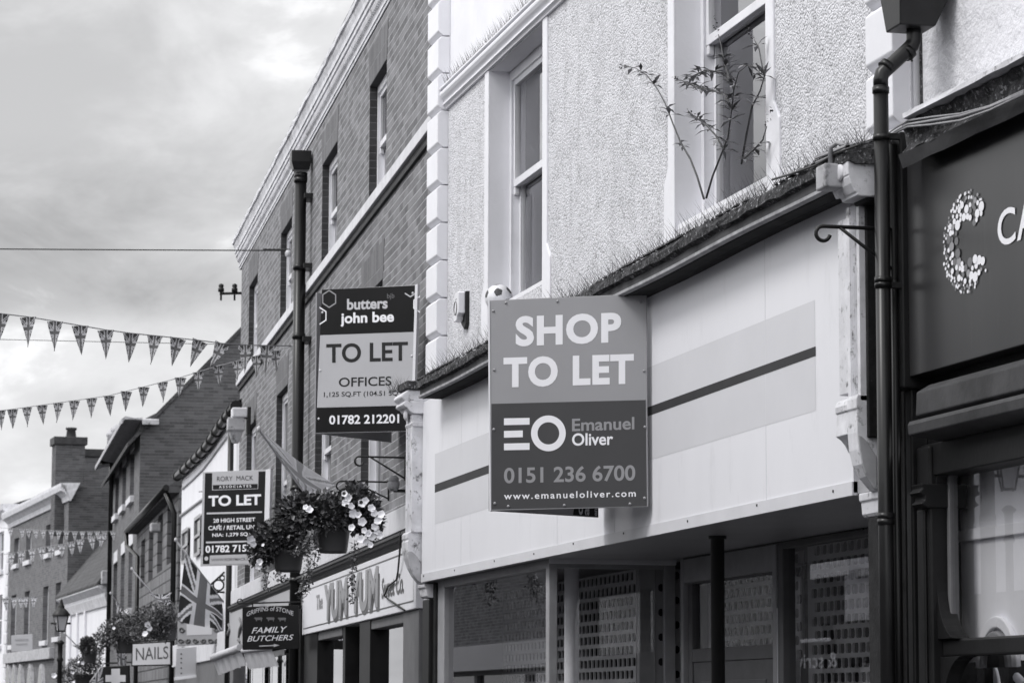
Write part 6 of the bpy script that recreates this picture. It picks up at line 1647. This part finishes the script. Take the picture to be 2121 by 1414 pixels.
# ------------------------------------------------------------------ daylight
SUN_EL, SUN_AZ = 52.0, -98.0      # azimuth from +Y, negative to the left
sl = bpy.data.lights.new('sun', 'SUN'); sl.energy = 1.3; sl.angle = RAD(18); sl.color = (1, 0.985, 0.97)
so = bpy.data.objects.new('sun', sl); COL.objects.link(so)
d = Vector((math.sin(RAD(SUN_AZ))*math.cos(RAD(SUN_EL)), math.cos(RAD(SUN_AZ))*math.cos(RAD(SUN_EL)), math.sin(RAD(SUN_EL))))
so.rotation_euler = d.to_track_quat('Z', 'Y').to_euler()
world = bpy.data.worlds.new('World'); scene.world = world; world.use_nodes = True
wn, wl = world.node_tree.nodes, world.node_tree.links
bg = wn['Background']; bg.inputs['Strength'].default_value = 0.1
def N(typ, **kw):
    n = wn.new(typ)
    for k, v in kw.items(): setattr(n, k, v)
    return n
def L(a, b_): wl.new(a, b_)
def MA(op, a, b_=0.0, clamp=False):
    n = N('ShaderNodeMath', operation=op, use_clamp=clamp)
    for i, v in enumerate((a, b_)):
        if isinstance(v, bpy.types.NodeSocket): L(v, n.inputs[i])
        else: n.inputs[i].default_value = v
    return n.outputs[0]
def MR(v, a, b_, c, d_, smooth=True):
    n = N('ShaderNodeMapRange'); n.interpolation_type = 'SMOOTHSTEP' if smooth else 'LINEAR'
    L(v, n.inputs['Value'])
    for k, q in zip(('From Min', 'From Max', 'To Min', 'To Max'), (a, b_, c, d_)): n.inputs[k].default_value = q
    return n.outputs['Result']
sky = N('ShaderNodeTexSky', sky_type='NISHITA'); sky.sun_disc = False
sky.sun_elevation = RAD(SUN_EL); sky.sun_rotation = RAD(SUN_AZ)
bw = N('ShaderNodeRGBToBW'); L(sky.outputs[0], bw.inputs[0])
tc = N('ShaderNodeTexCoord')
sep = N('ShaderNodeSeparateXYZ'); L(tc.outputs['Generated'], sep.inputs[0])
X, Y, Z = sep.outputs
mp = N('ShaderNodeMapping'); mp.inputs['Scale'].default_value = (1.0, 1.0, 1.9); mp.inputs['Location'].default_value = (3.1, 1.2, 0.4)
L(tc.outputs['Generated'], mp.inputs['Vector'])
def noise(scale, det, rough, dist=0.0):
    n = N('ShaderNodeTexNoise'); L(mp.outputs[0], n.inputs['Vector']); n.inputs['Scale'].default_value = scale
    n.inputs['Detail'].default_value = det; n.inputs['Roughness'].default_value = rough; n.inputs['Distortion'].default_value = dist
    return n.outputs['Fac']
n1 = noise(7.0, 7, 0.52, 0.25); n2 = noise(17.0, 8, 0.6, 0.35); n3 = noise(3.0, 3, 0.5)
# broad light and dark decks of stratocumulus
deck = MA('ADD', MA('MULTIPLY', n1, 0.62), MA('MULTIPLY', n2, 0.38))
cl = MR(deck, 0.37, 0.6, 4.3, 6.4)
edge = MA('MULTIPLY', MR(n2, 0.52, 0.62, 0, 1), MR(n1, 0.5, 0.56, 0, 1))
cl = MA('ADD', cl, MA('MULTIPLY', edge, 1.1))
# a darker bank low over the street, lighter again beneath it
zw = MA('ADD', Z, MA('MULTIPLY', MA('SUBTRACT', n1, 0.5), 0.03))
bank = MA('MULTIPLY', MR(zw, 0.122, 0.138, 0, 1), MR(zw, 0.142, 0.185, 1, 0))
left = MR(X, 0.06, 0.17, 1.0, 0.35)
cl = MA('SUBTRACT', cl, MA('MULTIPLY', MA('MULTIPLY', bank, left), 2.6))
# overcast skies brighten towards the zenith, with gain added out of view, left and behind, to light the facades
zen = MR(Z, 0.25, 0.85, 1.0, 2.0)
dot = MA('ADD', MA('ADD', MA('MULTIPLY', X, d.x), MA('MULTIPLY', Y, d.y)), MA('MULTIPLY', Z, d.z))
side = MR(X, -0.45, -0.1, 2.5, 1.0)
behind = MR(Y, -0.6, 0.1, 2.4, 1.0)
fill_gain = MA('MAXIMUM', side, behind)
cl = MA('MULTIPLY', cl, MA('MAXIMUM', zen, fill_gain))
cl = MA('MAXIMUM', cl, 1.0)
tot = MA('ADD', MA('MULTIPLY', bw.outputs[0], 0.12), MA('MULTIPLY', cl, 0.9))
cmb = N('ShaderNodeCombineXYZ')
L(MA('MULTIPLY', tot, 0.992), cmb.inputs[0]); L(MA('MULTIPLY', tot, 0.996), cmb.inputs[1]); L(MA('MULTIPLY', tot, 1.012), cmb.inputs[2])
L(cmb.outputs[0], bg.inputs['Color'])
vs = scene.view_settings
vs.view_transform = 'Standard'; vs.look = 'None'; vs.exposure = 0.52; vs.gamma = 1.0; vs.use_curve_mapping = False
scene.display_settings.display_device = 'sRGB'
scene.render.film_transparent = False
scene.cycles.max_bounces = 10; scene.cycles.transparent_max_bounces = 16; scene.cycles.caustics_reflective = False
for o in bpy.data.objects:
    if o.type == 'MESH' and o.parent is None and not o.get('label') and not o.get('kind'): print('UNTAGGED', o.name)
